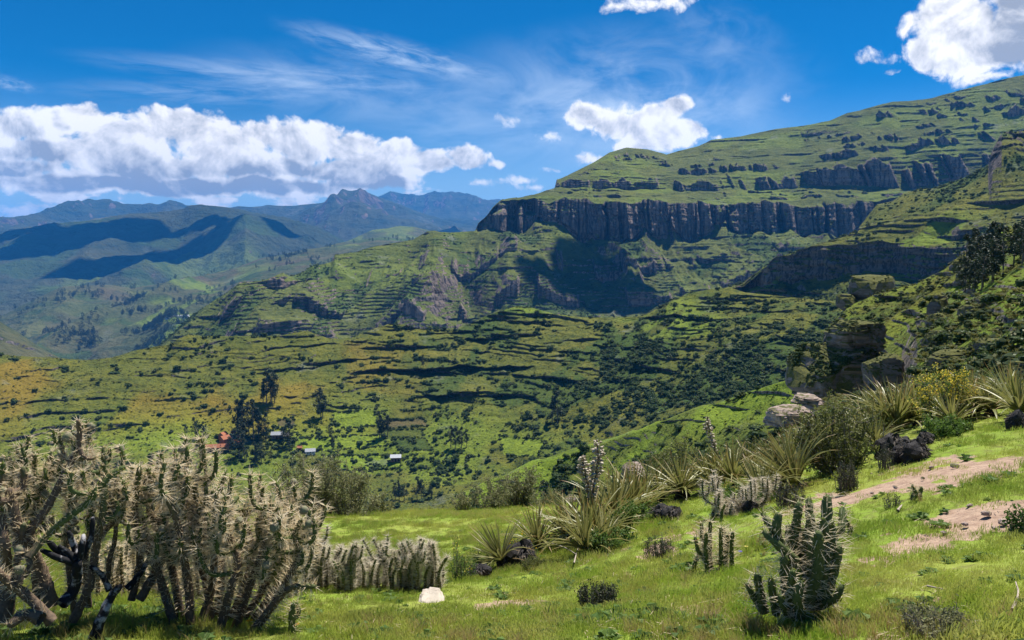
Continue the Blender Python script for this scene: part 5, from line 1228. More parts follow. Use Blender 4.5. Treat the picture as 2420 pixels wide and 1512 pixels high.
# right hand cactus
br_ = hit(1890, 1462); D = br_.xy.length; SR = []
for k, (pl, dd, r0) in enumerate([([(930,1330),(930,1000),(1000,850),(1010,690)],0,.030),([(880,1320),(870,1050),(880,880)],.1,.028),([(880,1320),(830,1100),(770,1000),(720,900),(735,790)],-.05,.027),([(830,1060),(720,960),(650,890)],-.1,.022),([(870,1250),(820,1000),(835,850),(850,730)],.1,.025),
        ([(980,1310),(1030,1180),(1070,1020),(1075,960)],.0,.025),([(960,1150),(1030,930),(1090,880),(1100,760)],.1,.022),([(900,1200),(920,950),(905,710)],.2,.024),([(650,1350),(625,1220),(610,1140)],-.15,.022),([(640,1340),(590,1260),(555,1190)],-.1,.018),([(720,1360),(700,1250),(690,1160)],-.2,.020),([(860,1370),(840,1280),(860,1180)],-.25,.024),
        ([(800,1330),(770,1180),(768,1030)],-.1,.024),([(980,1310),(1060,1270),(1095,1200)],-.1,.020),([(740,950),(680,850),(640,790)],.1,.018),([(960,1000),(1000,920),(985,820)],-.1,.022),([(1000,1200),(1050,1050),(1040,900)],.15,.024),([(900,1300),(960,1100),(960,900)],-.15,.028),([(780,1360),(760,1320),(740,1260)],-.25,.018),([(900,1330),(885,1120),(890,960),(925,800)],.05,.025),([(960,1330),(990,1120),(1030,980),(1035,840)],-.05,.025),([(850,1330),(810,1150),(800,980),(790,860)],.08,.024),([(940,1340),(955,1180),(985,1000),(960,840)],.12,.025),([(820,1370),(800,1260),(815,1120)],-.2,.022)]):
    SR.append((px_stem(Z3, pl, D + dd * .5, D + dd, 400 + k, 0.03), r0 * .95, r0 * 0.72, .5, 1.1, 0, 0))
cactus('dark green many stemmed cactus with long needle spines beside the earth path', br_, SR, 7, spn=(330, 0.04, 0.085, 0.0014), side_len=(0.07, 0.14), tips=16, kids_from=0.4)
bs_ = hit(1700, 1358); D = bs_.xy.length; SS = []
for k, (pl, dd) in enumerate([([(330,1150),(318,1000),(322,900)],0),([(350,1150),(340,1000),(345,835)],.1),([(410,1150),(405,1000),(405,870)],0),([(470,1150),(465,1000),(472,895)],.05),([(320,1060),(275,1000),(258,925)],.05),([(330,1050),(300,950),(295,845)],.12),([(430,1100),(440,960),(452,900)],.12),([(400,1080),(425,960),(422,870)],.15)]):
    SS.append((px_stem(Z3, pl, D + dd, D + dd, 450 + k, 0.02), .018, .013, .5, 1.0, 0, 0))
cactus('smaller clump of upright cactus stems beside the golden grass tuft', bs_, SS, 8, spn=(430, 0.045, 0.09, 0.0021), tips=10)
for k, (px, py, h, lab) in enumerate([(1640,1352,.09,'tiny spiny cactus shoot in the turf below the smaller clump'),(1704,1232,.14,'short spiny cactus shoot behind the smaller clump'),(2007,1272,.08,'tiny cactus shoot in the turf right of the dark green cactus'),(2173,1180,.10,'thin cactus shoot beside the tuft of dark grass'),(2156,1186,.07,'stubby cactus shoot next to the thin shoot'),(690,1500,.16,'sprawling spiny cactus shoot in the grass below the tall clump')]):
    pb = hit(px, py); cactus(lab, pb, [([tuple(pb), (pb.x, pb.y, pb.z + h * .5), (pb.x + .01, pb.y, pb.z + h)], .018, .014, .5, 1.1, 0, 1)], 500 + k, spn=(420, 0.03, 0.06, 0.0013), tips=6, side_len=(.04, .07))
for k in range(3):
    pb = hit(1700 + 24 * k, 1222 - 4 * k); S_ = [([tuple(on_ground(pb.x + hr.uniform(-.1, .1), pb.y + hr.uniform(-.1, .1))), (pb.x + hr.uniform(-.1, .1), pb.y, pb.z + .05), (pb.x + hr.uniform(-.12, .12), pb.y, pb.z + hr.uniform(.08, .16))], .013, .011, .3, .6, 0, 1) for j in range(5)]
    cactus('pale bristly cactus cushion at the foot of the spiky rosettes', pb, S_, 520 + k, spn=(800, 0.03, 0.065, 0.0022), tips=0, smat=mat_spine2, group='pale cactus cushions')

# grass and cushion plants growing on the rocks' ledges
tp = []; ts = []
for (o, V) in ROCKS:
    if o.name.startswith('stone') or 'slab' in o.name: continue
    Vw = V.copy(); me = o.data; nn = np.empty(len(me.vertices) * 3, np.float32); me.vertices.foreach_get('normal', nn); nn = nn.reshape(-1, 3)
    big_ = np.ptp(V[:, 0]); okv = np.where((nn[:, 2] > 0.45) & (V[:, 2] > 0.15 * np.ptp(V[:, 2])))[0]
    if not len(okv): continue
    pk = RNG.choice(okv, min(len(okv), 480 if big_ > 6 else 60)); cr_, sr_ = math.cos(o.rotation_euler.z), math.sin(o.rotation_euler.z)
    for i in pk:
        v = Vw[i]; tp.append((o.location.x + v[0] * cr_ - v[1] * sr_, o.location.y + v[0] * sr_ + v[1] * cr_, o.location.z + v[2] - 0.03 * big_ * 0.3)); ts.append(big_ * RNG.uniform(0.010, 0.032))
tp = np.array(tp); ts = np.array(ts)
for v in range(3):
    n = len(tp[v::3]); rot = np.zeros((n, 3)); rot[:, 2] = RNG.uniform(0, 6, n)
    points_instancer('cushion_plants', tp[v::3], rot, ts[v::3][:, None] * RNG.uniform(0.8, 1.3, (n, 3)), first[[3, 4, 5][v]])

# ------------------------------------------------------------------ spiky rosettes (puya)
m, nt, b = new_mat('rosette_leaf')
t_ = b.attr('t'); rnd = b.n('ShaderNodeObjectInfo').outputs['Random']
g = b.mix(rnd, (0.15, 0.165, 0.040, 1), (0.24, 0.225, 0.075, 1))
g = b.mix(b.ss(t_, 0.35, 0.0), g, (0.34, 0.31, 0.10, 1))
g = b.mix(b.m('MULTIPLY', b.ss(t_, 0.72, 1.0), b.ss(rnd, 0.2, 0.6)), g, (0.30, 0.15, 0.05, 1))
g = b.mix(b.m('MULTIPLY', b.attr('dead'), 1.0), g, (0.20, 0.135, 0.07, 1))
g = b.mix(b.m('MULTIPLY', b.ss(b.attr('edge'), 0.6, 1.0), 0.6), g, (0.42, 0.36, 0.14, 1))
p = principled(b, g, 0.42, 0.45); tr = b.n('ShaderNodeBsdfTranslucent'); lk(nt, g, tr.inputs['Color'])
mx = b.n('ShaderNodeMixShader'); mx.inputs[0].default_value = 0.30; lk(nt, p, mx.inputs[1]); lk(nt, tr.outputs[0], mx.inputs[2]); out(nt, b, mx.outputs[0])
mat_puya = m
mat_char = plain_mat('charred_fibre', (0.012, 0.011, 0.011), (0.045, 0.040, 0.040), 30.0, rough=0.7, bump=0.8, bd=0.01)
mat_shag = plain_mat('old_leaf_base', (0.13, 0.105, 0.08), (0.06, 0.05, 0.042), 30.0, rough=0.8)
def puya_leaf(curl, width, dead=0.0, n=9):
    """blade 1 m long in the XZ plane, starting upwards along +Z and curling towards +X; V-shaped section"""
    V = []; T = []; E = []; a = 0.0; p = np.array([0.0, 0.0, 0.0])
    for i in range(n):
        t = i / (n - 1); w = width * (1 - t) ** 0.8 * (0.75 + 0.5 * math.sin(min(1, t * 3) * math.pi / 2)) + 0.0006
        dirx = np.array([math.sin(a), 0, math.cos(a)]); nrm = np.array([math.cos(a), 0, -math.sin(a)])
        V += [p + np.array([0, -w, 0]) - nrm * w * 0.55, p, p + np.array([0, w, 0]) - nrm * w * 0.55]; T += [t] * 3; E += [1, 0, 1]
        p = p + dirx / (n - 1); a += curl / (n - 1) * (0.5 + t)
    Fq = []
    for i in range(n - 1):
        k = i * 3; Fq += [(k, k + 1, k + 4, k + 3), (k + 1, k + 2, k + 5, k + 4)]
    return mesh_data('leaf', np.array(V), np.array(Fq), [mat_puya], True, {'t': T, 'edge': E, 'dead': np.full(len(T), dead)})
LEAF = [puya_leaf(c, 0.029) for c in (-0.15, 0.2, 0.6, 1.0, 1.5)]
DEADL = [puya_leaf(c, 0.016, 1.0) for c in (0.6, 1.6, 2.2)]
iv, jf = ico3
def stump_mesh(seed):
    h = fbm3((iv[:, 0] * 2, iv[:, 1] * 2, iv[:, 2] * 2), 3, seed); k = 1 + 0.25 * h + 0.10 * (saw(iv[:, 2] * 3.5 + 0.5 * h, 0.3) - .5) + 0.05 * np.sin(np.arctan2(iv[:, 1], iv[:, 0]) * 17 + iv[:, 2] * 6)
    mb = MB(); k = k * (1 + 0.28 * np.sin(np.arctan2(iv[:, 1], iv[:, 0]) * 2 + seed)); mb.add(iv * k[:, None] * np.array([1, 1, 0.9]), jf)
    rng = np.random.default_rng(seed)          # shaggy old leaf bases
    for _ in range(280):
        d = rng.normal(size=3); d[2] = abs(d[2]) * 0.8 + 0.1; d /= np.linalg.norm(d); q = d * 0.98; dn = np.array([d[0] * .9, d[1] * .9, -0.35]) + rng.normal(size=3) * 0.3; s = np.cross(dn, d); s /= np.linalg.norm(s); l = rng.uniform(.25, .6)
        mb.add(np.array([q + s * .06, q - s * .06, q + dn * l]), np.array([(0, 1, 2)]), int(rng.random() < .45))
    return mb.data('charred_stump', [mat_char, mat_shag])
STUMP = [stump_mesh(70 + i) for i in range(3)]
def puya(label, px, py, L, n, seed, lean=(0, 0), spread=1.15, upright=0.0, stump=0.0, dead=10, group=None, up=0.0):
    rng = np.random.default_rng(seed); pb = hit(px, py) + Vector((0, 0, up)); t = thing('spiky_rosette', label, 'rosette plant', pb, (lean[1], lean[0], 0), group)
    if stump > 0: add_obj('stump', STUMP[seed % 3], t, (0, 0, -stump * 0.45), (0, 0, seed), (stump * 0.55, stump * 0.55, stump * 0.8))
    ga = 2.39996
    for k in range(n):
        q = (k + 0.5) / n; tilt = (0.08 + spread * q ** 0.8) * (1 - upright) + rng.normal() * 0.07
        az_ = k * ga + rng.normal() * 0.2
        me = LEAF[int(np.clip(rng.integers(0, 3) + (2 if q > 0.6 else 0) - (1 if q < 0.3 else 0), 0, 4))]
        l = L * rng.uniform(0.75, 1.1) * (0.8 + 0.25 * q)
        add_obj('leaf', me, t, (0, 0, 0.02), Euler((rng.normal() * 0.1, tilt, az_), 'XYZ'), (l, l * rng.uniform(0.8, 1.15), l))
    for k in range(dead):
        l = L * rng.uniform(0.4, 0.8); add_obj('dead_leaf', DEADL[k % 3], t, (0, 0, 0.0), Euler((rng.normal() * 0.2, rng.uniform(1.3, 1.9), rng.uniform(0, 6.28)), 'XYZ'), l)
    return t
PU = [('big bright rosette with stiff straight leaves on a black stump',1610,1178,.56,64,1.1,0,(0,0),.16),('stiff leaved rosette joined to the big bright one',1562,1186,.55,52,1.05,0,(-.15,0),.12),
      ('rosette with leaves combed sideways above the dark heath',1890,1155,.62,60,1.0,0,(-.75,-.1),.10),('large upright rosette behind the combed one',1915,1068,.60,66,1.15,0,(-.1,0),.12),
      ('small pale rosette beside the charred stumps',2068,1064,.42,44,1.0,0,(-.1,0),.12),('tall drooping rosette rising behind the thorny bush',2118,985,.78,60,1.0,.15,(.1,0),.1),('tall ragged rosette left of the yellow bush',2085,975,.70,48,.9,.25,(-.1,0),.1),
      ('wide rosette sprawling over bleached dead leaves',2340,984,.55,64,1.35,0,(0,-.1),.14),('rosette fanning out at the far right of the bank',2405,992,.62,60,1.2,0,(.15,0),.14),('lone fan shaped rosette below the yellow bush',2178,998,.52,36,.9,.2,(-.3,0),.1),
      ('slim upright rosette behind the yellow bush',2293,945,.60,40,.8,.3,(0,0),.08),('leggy rosette with curling tips at the top of the bank',2165,940,.66,44,.9,.2,(.05,0),.08),
      ('grassy rosette in the thick of the bank',1735,1150,.58,50,1.0,.2,(-.2,0),.06),('straw tipped rosette in the thick of the bank',1772,1128,.58,52,1.0,.2,(-.1,0),.06),('rosette hanging down over the bank edge',1805,1186,.50,46,1.2,0,(-.5,-.2),.06),('dull green rosette between bush and bank',1840,1110,.55,44,1.0,.1,(-.2,0),.06),
      ('large rosette carrying the two tall dead flower spikes',1400,1282,.62,70,1.1,0,(-.05,0),.12),('rosette crowding the right side of the spike bearing one',1452,1245,.66,52,.95,.15,(.05,0),.08),('rosette crowding the left side of the spike bearing one',1345,1282,.58,54,1.1,0,(-.25,0),.08),('rosette drooping in front of the spike bearing one',1385,1312,.50,52,1.2,0,(-.1,-.3),.06),
      ('curly leaved rosette with orange flowers at its foot',1272,1306,.50,46,1.0,.1,(-.1,0),.10),('leaning rosette on a burnt root at the left end of the bank',1190,1345,.46,40,1.1,0,(-.55,0),.16),('upright narrow rosette behind the spike bearing one',1490,1228,.66,44,.8,.25,(.05,0),.06),('tangled rosette near the mossy cushion',1425,1296,.46,44,1.2,0,(.2,-.1),.06),
      ('rosette wedged between the grey shrub and the flat slab',1870,1090,.52,44,1.0,.1,(-.1,0),.06),('rosette hidden behind the small pale one',2040,1020,.60,46,.9,.2,(-.1,0),.06),('rosette growing on the crown of the bank above the stumps',2140,1010,.58,48,1.0,.1,(.1,0),.06),('rosette with rusty tips under the yellow bush',2250,1010,.50,44,1.1,0,(0,-.1),.06),('broad rosette filling the gap behind the flower spike',1690,1160,.56,52,1.0,.15,(-.1,0),.06),('olive rosette left of the combed one',1845,1160,.52,48,1.1,.05,(-.4,-.1),.06),
      ('rosette at the foot of the rounded shrub',1655,1150,.56,50,1.0,.1,(.1,0),.06),('tawny rosette between the two biggest clumps',1520,1215,.58,50,1.0,.1,(-.1,0),.06),('rosette standing behind the dense thorny bush',1965,1020,.62,46,.85,.25,(-.1,0),.06),('bristling rosette beside the wide sprawling one',2300,990,.52,48,1.2,0,(-.1,0),.06),('tall rosette at the end of the bank beyond the sprawling one',2380,955,.62,46,.9,.2,(.1,0),.06)]
for k, (lab, px, py, L, n, sp_, upr, lean, st) in enumerate(PU): puya(lab, px, py, L * 1.3, int(n * 1.3), 600 + k, lean, sp_, upr, st, 10, up=st * 0.5)
# charred stumps of old rosettes
for k, (px, py, s_, lab) in enumerate([(2100,1082,.17,'shaggy black stump left of the pair of charred stumps'),(2160,1088,.16,'shaggy charred stump at the edge of the earth patch'),(2135,1062,.13,'charred stump tucked behind the two larger stumps'),(2185,1052,.10,'small black stump against the green herbs'),(2400,1012,.12,'blackened stump at the right end of the bank'),(1565,1232,.15,'black root stump under the stiff leaved rosette'),(1590,1228,.12,'ringed charred trunk lying under the big bright rosette'),
                                       (1230,1336,.16,'burnt black stump left of the mossy cushion'),(1205,1330,.13,'burnt shaggy root under the leaning rosette'),(1130,1362,.10,'bleached fibrous stump lying in the grass by the hedge end'),(1772,1212,.09,'small black tussock stump in the turf'),(2120,1092,.10,'low charred stump in front of the shaggy ones')]):
    tag(add_obj('charred_stump', STUMP[k % 3], None, hit(px, py) + Vector((0, 0, s_ * 0.45)), (0.2 * math.sin(k), 0.3 * math.cos(k * 2), k), (s_ * (0.8 + .3 * math.sin(k * 3.1)), s_ * .9, s_ * (1.05 + .25 * math.cos(k * 1.7)))), lab, 'stump')
# dead flower spikes
mat_bract = plain_mat('dry_bract', (0.50, 0.44, 0.35), (0.34, 0.28, 0.21), 20.0, rough=0.8)
mat_stalk = plain_mat('dry_stalk', (0.17, 0.13, 0.09), (0.10, 0.075, 0.05), 20.0, bump=0.4, bd=0.004)
def spike(label, base, pts, r, z0, n, seed):
    rng = np.random.default_rng(seed); t = thing('flower_spike', label, 'flower spike', base)
    q = resample(np.array(pts) - np.array(base), 0.03); V, Fq, T = tube(q, np.linspace(0.022, 0.010, len(q)), 7); mb = MB(); mb.add(V, Fq); mb.build('stalk', [mat_stalk], t, True)
    mb = MB(); L = len(q); i0 = int(L * z0)
    for k in range(n):
        f_ = (k + rng.uniform(0, 1)) / n; i = i0 + f_ * (L - 1 - i0); i = min(int(i), L - 1); a = k * 2.4; w = r * (0.55 + 0.45 * math.sin(math.pi * min(1, 0.25 + 0.75 * (1 - f_)))) * (1.0 if f_ < .85 else .7)
        d = np.array([math.cos(a), math.sin(a), 0.35]); d /= np.linalg.norm(d); s = np.array([-math.sin(a), math.cos(a), 0]); u = np.cross(d, s)
        d = d + rng.normal(size=3) * 0.28; d /= np.linalg.norm(d); s = np.cross([0, 0, 1.0], d); s /= np.linalg.norm(s); u = np.cross(d, s); w = w * rng.uniform(0.75, 1.25); c = q[i] + d * w * 0.25; tip = q[i] + d * w; b1 = w * 0.30
        mb.add(np.array([c, (c + tip) / 2 + s * b1 * .8 + u * .012, tip, (c + tip) / 2 - s * b1 * .8 + u * .012, (c + tip) / 2 - u * b1 * .9, (c + tip) / 2 + u * b1 * .7]), np.array([(0,1,5),(1,2,5),(2,3,5),(3,0,5),(1,0,4),(2,1,4),(3,2,4),(0,3,4)]))
    tag(mb.build('bracts', [mat_bract], t), kind='stuff'); return t
b1 = hit(1400, 1282); D = b1.xy.length
P3 = lambda l, dd=0: [at(a_, b_, D + dd) for a_, b_ in l]
spike('taller pale dead flower spike rising from the large rosette', b1, [tuple(b1)] + P3([(1398,1220),(1401,1160),(1408,1120),(1413,1080),(1410,1040)]), 0.088, 0.45, 120, 1)
spike('shorter dead flower spike leaning beside the taller one', b1 + Vector((0.03, 0.1, 0)), [tuple(b1 + Vector((.02, .1, .1)))] + P3([(1398,1190),(1391,1150),(1381,1115),(1376,1076)], .1), 0.085, 0.42, 105, 2)
b2 = hit(1712, 1150); D = b2.xy.length
spike('cream dead flower spike leaning out of the bank on a bare stalk', b2, [tuple(b2)] + P3([(1706,1098),(1690,1065),(1681,1035),(1673,1010),(1671,984)]), 0.075, 0.52, 90, 3)

# ------------------------------------------------------------------ bushes near the viewer
mat_twig = plain_mat('grey_twig', (0.22, 0.19, 0.17), (0.14, 0.12, 0.10), 8.0)
def leafm(n, a, c, t=0.4): return leaf_mat(n, a, c, t, 6.0)
mat_l_pale = leafm('pale_shrub_leaf', (0.16, 0.17, 0.075), (0.26, 0.25, 0.12))
mat_l_olive = leafm('olive_shrub_leaf', (0.085, 0.10, 0.026), (0.15, 0.165, 0.045))
mat_l_green = leafm('green_shrub_leaf', (0.065, 0.125, 0.022), (0.12, 0.19, 0.035))
mat_l_dark = leafm('heath_leaf', (0.035, 0.042, 0.022), (0.065, 0.075, 0.036), 0.2)
mat_yel = leafm('yellow_petal', (0.68, 0.52, 0.05), (0.75, 0.66, 0.18), 0.5)
mat_org = leafm('orange_petal', (0.75, 0.34, 0.01), (0.80, 0.45, 0.02), 0.5)
mat_pur = leafm('violet_petal', (0.16, 0.14, 0.60), (0.22, 0.18, 0.65), 0.4)
def shrub(label, base, w, h, seed, leaf, nleaf, size, nbr=26, flower=None, nfl=0, aspect=0.55, depth=0.8, name='shrub', group=None, twig=None, upright=0.0):
    rng = np.random.default_rng(seed); t = thing(name, label, 'shrub', base, group=group)
    mb = MB(); ends = []
    for k in range(nbr):
        a = rng.uniform(0, 2 * math.pi); rr = math.sqrt(rng.uniform(0.02, 1)); zz = h * rng.uniform(0.55, 1.0) * math.sqrt(max(0.15, 1 - 0.75 * rr * rr))
        tip = np.array([math.cos(a) * rr * w / 2, math.sin(a) * rr * w / 2 * depth, zz]); st = np.array([tip[0] * (0.40 + 0.5 * upright), tip[1] * (0.40 + 0.5 * upright), -0.03])
        mid = (st + tip) / 2 + rng.normal(size=3) * w * 0.05 + [0, 0, -0.04 * h]
        q = resample(np.array([st, mid, tip]), max(h / 7, 0.02)); r0 = 0.012 * max(0.35, min(2.0, h)); V, Fq, T = tube(q, np.linspace(r0, r0 * 0.25, len(q)), 5); mb.add(V, Fq)
        ends.append(q)
        for j in range(4):
            i = rng.integers(len(q) // 3, len(q)); d = rng.normal(size=3) * 0.5 + np.array([0, 0, 0.5 + upright]); d /= np.linalg.norm(d); L = h * rng.uniform(0.12, 0.26)
            q2 = np.array([q[i], q[i] + d * L * .5, q[i] + d * L + rng.normal(size=3) * 0.02 * h]); V, Fq, T = tube(q2, [r0 * .4, r0 * .3, r0 * .12], 4); mb.add(V, Fq); ends.append(q2)
    mb.build('branches', [twig or mat_twig], t)
    def cf(n):
        i = rng.integers(0, len(ends), n); o_ = np.empty((n, 3))
        for k in range(n):
            q = ends[i[k]]; j = min(len(q) - 1, int(len(q) * rng.uniform(0.15, 1.0))); o_[k] = q[j] + rng.normal(size=3) * size * 0.9
        return o_
    mb = MB(); V, Fq = quads_cloud(int(nleaf * 1.6), cf, size * 1.25, rng, aspect, 0.4); mb.add(V, Fq); tag(mb.build('foliage', [leaf], t), kind='stuff')
    if flower:
        def cf2(n):
            i = rng.integers(0, len(ends), n); o_ = np.array([ends[q][-1] for q in i]) + rng.normal(size=(n, 3)) * size * 1.2; return o_
        mb = MB(); V, Fq = quads_cloud(nfl, cf2, size * 1.0, rng, 0.9, 0.6); mb.add(V, Fq); tag(mb.build('flowers', [flower], t), kind='stuff')
    return t
def W(px0, px1, d): return (px1 - px0) / F_P * d
def shrub_at(label, px, py, w, h, seed, *a, dd=None, **k):
    p = hit(px, py) if dd is None else along(px, py, dd)
    d = p.xy.length; return shrub(label, p, w / F_P * d, h / F_P * d, seed, *a, **k)
shrub_at('large silvery shrub with cream buds at the brink of the meadow', 745, 1212, 180, 165, 1, mat_l_pale, 6500, .040, 46)
shrub_at('spreading grey twigged shrub sloping down beside the silvery one', 830, 1212, 150, 118, 2, mat_l_pale, 4200, .036, 34)
shrub_at('low grey shrub tapering off along the brink', 890, 1212, 80, 52, 3, mat_l_pale, 1500, .032, 18)
shrub_at('bushy pale shrub at the far edge of the meadow', 1225, 1196, 110, 98, 4, mat_l_pale, 3800, .036, 34)
shrub_at('bare twigged grey shrub beside the bushy pale one', 1160, 1198, 130, 76, 5, mat_l_pale, 2600, .032, 34)
shrub_at('low twiggy shrub trailing off to the left of the bare twigged one', 1090, 1204, 80, 44, 6, mat_l_pale, 1100, .030, 18)
shrub_at('low twiggy shrub trailing off to the right of the bushy pale one', 1295, 1196, 90, 40, 7, mat_l_pale, 1100, .030, 18)
shrub_at('rounded yellow green shrub behind the stiff leaved rosette', 1612, 1140, 180, 120, 8, mat_l_olive, 6500, .026, 40, mat_l_pale, 900)
shrub_at('dense thorny olive bush between the rosettes and the stumps', 1985, 1112, 200, 160, 9, mat_l_olive, 9000, .024, 64)
shrub_at('thorny olive bush merging behind the dense one', 2045, 1040, 110, 110, 10, mat_l_olive, 3600, .024, 30)
shrub_at('dull olive shrub behind the upright rosette', 1790, 1108, 130, 90, 11, mat_l_olive, 3200, .026, 28)
shrub_at('grey green shrub below the flat slab', 1850, 1085, 110, 70, 12, mat_l_olive, 2600, .026, 24)
shrub_at('green bush covered in yellow blossom at the top of the bank', 2235, 1000, 125, 128, 13, mat_l_green, 4200, .022, 36, mat_yel, 3600, upright=0.2)
shrub_at('smaller yellow flowered bush beside the great yellow one', 2290, 985, 70, 70, 14, mat_l_green, 1500, .022, 18, mat_yel, 260)
shrub_at('bright green leafy herbs under the yellow bush', 2230, 1035, 120, 46, 15, mat_l_green, 2200, .026, 26, upright=0.3)
shrub_at('dark green leafy undergrowth among the rosettes', 1500, 1245, 120, 60, 16, mat_l_green, 2200, .024, 26)
shrub_at('leafy undergrowth under the large rosettes', 1440, 1300, 150, 46, 17, mat_l_green, 2200, .024, 26)
shrub_at('leafy green plants filling the bank below the combed rosette', 1760, 1200, 150, 60, 18, mat_l_green, 2600, .022, 30)
shrub_at('dark little heath bush in the middle of the turf', 1412, 1440, 100, 66, 19, mat_l_dark, 2600, .009, 60, upright=0.7)
shrub_at('grey sprawling heath bush at the edge of the turf', 1556, 1318, 78, 54, 20, mat_l_dark, 1500, .010, 44, upright=0.5)
shrub_at('dark bristly heath bush above the bare earth', 2000, 1160, 56, 66, 21, mat_l_dark, 2200, .011, 56, upright=0.7)
shrub_at('dark heath bush under the combed rosette', 1862, 1200, 72, 58, 22, mat_l_dark, 1900, .011, 50, upright=0.7)
shrub_at('small upright heath bush before the charred stumps', 2092, 1108, 36, 52, 23, mat_l_dark, 900, .010, 34, upright=0.8)
shrub_at('olive green mossy cushion plant beside the burnt stump', 1262, 1345, 72, 30, 24, mat_l_olive, 2600, .010, 40)
shrub_at('grey low shrub with dry twigs in the nearest turf', 2205, 1500, 170, 66, 25, mat_l_pale, 1700, .010, 46)
shrub_at('small leafy plant standing at the path edge', 2408, 1265, 44, 62, 26, mat_l_green, 330, .018, 12, upright=0.4)
shrub_at('thin dry twiggy plant by the earth patch', 2105, 1200, 46, 34, 27, mat_l_dark, 160, .010, 16)
shrub_at('yellow flowering shrub in the shade behind the charred cactus', 300, 1395, 150, 72, 28, mat_l_olive, 2600, .012, 40, mat_yel, 700)
shrub_at('leafy green shrub in the shade behind the tall cactus', 420, 1350, 90, 60, 29, mat_l_green, 1200, .016, 26)
shrub_at('dark weedy clump at the end of the low hedge', 1095, 1372, 60, 66, 30, mat_l_green, 900, .014, 26, mat_yel, 40, upright=0.5)
shrub_at('weedy herb with small yellow flowers before the meadow', 1130, 1345, 80, 54, 31, mat_l_green, 900, .014, 26, mat_yel, 20, upright=0.5)
shrub_at('orange flowering herb beneath the curly leaved rosette', 1228, 1322, 90, 56, 32, mat_l_green, 600, .016, 22, mat_org, 90, upright=0.4)
shrub_at('yellow flowering herb right of the curly leaved rosette', 1310, 1302, 60, 56, 33, mat_l_green, 500, .016, 18, mat_yel, 90, upright=0.4)

shrub_at('tall mustard plant with yellow heads behind the hedge', 1003, 1345, 14, 92, 34, mat_l_green, 60, .014, 5, mat_yel, 26, upright=0.9)
shrub_at('slim mustard plant with yellow heads beside the taller one', 984, 1345, 10, 82, 35, mat_l_green, 40, .014, 4, mat_yel, 16, upright=0.9)
shrub_at('mustard plant with yellow heads at the right end of the hedge', 1078, 1352, 16, 96, 36, mat_l_green, 70, .014, 6, mat_yel, 34, upright=0.9)
# ------------------------------------------------------------------ grass
def grass_mat(name, a, c, tipc):
    m, nt, b = new_mat(name); P = b.pos()
    n1 = b.noise(P, 0.7, 4.0, 0.6); n2 = b.noise(P, 3.5, 3.0)
    cc = b.mix(b.ss(b.m('ADD', b.m('MULTIPLY', n1, 0.6), b.m('MULTIPLY', n2, 0.4)), 0.38, 0.62), c4(a), c4(c))
    cc = b.mix(b.m('MULTIPLY', b.attr('tip'), b.ss(n2, 0.35, 0.7)), cc, c4(tipc))
    n3 = b.noise(P, 1.7, 5.0, 0.65); n4 = b.noise(P, 0.45, 3.0)
    cc = b.mix(b.m('MULTIPLY', b.ss(n3, 0.52, 0.66), 0.65), cc, (0.30, 0.24, 0.075, 1))
    cc = b.mix(b.m('MULTIPLY', b.ss(n4, 0.48, 0.62), 0.5), cc, (0.165, 0.235, 0.030, 1))
    cc = b.mix(b.attr('straw'), cc, (0.38, 0.29, 0.12, 1))
    p = principled(b, cc, 0.55, 0.25); tr = b.n('ShaderNodeBsdfTranslucent'); lk(nt, cc, tr.inputs['Color'])
    mx = b.n('ShaderNodeMixShader'); mx.inputs[0].default_value = 0.5; lk(nt, p, mx.inputs[1]); lk(nt, tr.outputs[0], mx.inputs[2]); out(nt, b, mx.outputs[0])
    return m
mat_grass = grass_mat('turf_blade', (0.245, 0.350, 0.036), (0.385, 0.420, 0.072), (0.50, 0.44, 0.17))
mat_hay = grass_mat('dry_blade', (0.26, 0.17, 0.045), (0.30, 0.22, 0.07), (0.34, 0.25, 0.10))
mat_stick_ = plain_mat('straw_litter', (0.45, 0.37, 0.24), (0.30, 0.22, 0.14), 20.0)
def tuft(seed, n, rad_, h, w, straw, bend):
    rng = np.random.default_rng(seed); V = []; Fq = []; A = []; Sx = []; k = 0
    for i in range(n):
        a = rng.uniform(0, 6.28); r = rad_ * math.sqrt(rng.random()); x0, y0 = r * math.cos(a), r * math.sin(a); hh = h * rng.uniform(0.45, 1.15); la = rng.uniform(0, 6.28); ln_ = hh * bend * rng.uniform(0.2, 1.2)
        dx, dy = math.cos(la) * ln_, math.sin(la) * ln_; ww = w * rng.uniform(0.7, 1.3); sx, sy = -math.sin(la + 1.2) * ww, math.cos(la + 1.2) * ww
        V += [(x0 - sx, y0 - sy, -0.01), (x0 + sx, y0 + sy, -0.01), (x0 + sx * .8 + dx * .35, y0 + sy * .8 + dy * .35, hh * .6), (x0 - sx * .8 + dx * .35, y0 - sy * .8 + dy * .35, hh * .6), (x0 + dx, y0 + dy, hh)]
        Fq += [(k, k + 1, k + 2, k + 3), (k + 3, k + 2, k + 4)]; A += [0, 0, .4, .4, 1]; s_ = 1.0 if rng.random() < straw else 0.0; Sx += [s_] * 5; k += 5
    return V, Fq, A, Sx
def tuft_obj(name, seed, n, rad_, h, w, straw, bend, mat, loc):
    V, Fq, A, Sx = tuft(seed, n, rad_, h, w, straw, bend); o = add_mesh(name, V, Fq, mat, attrs={'tip': A, 'straw': Sx}, loc=loc); tag(o, kind='stuff'); return o
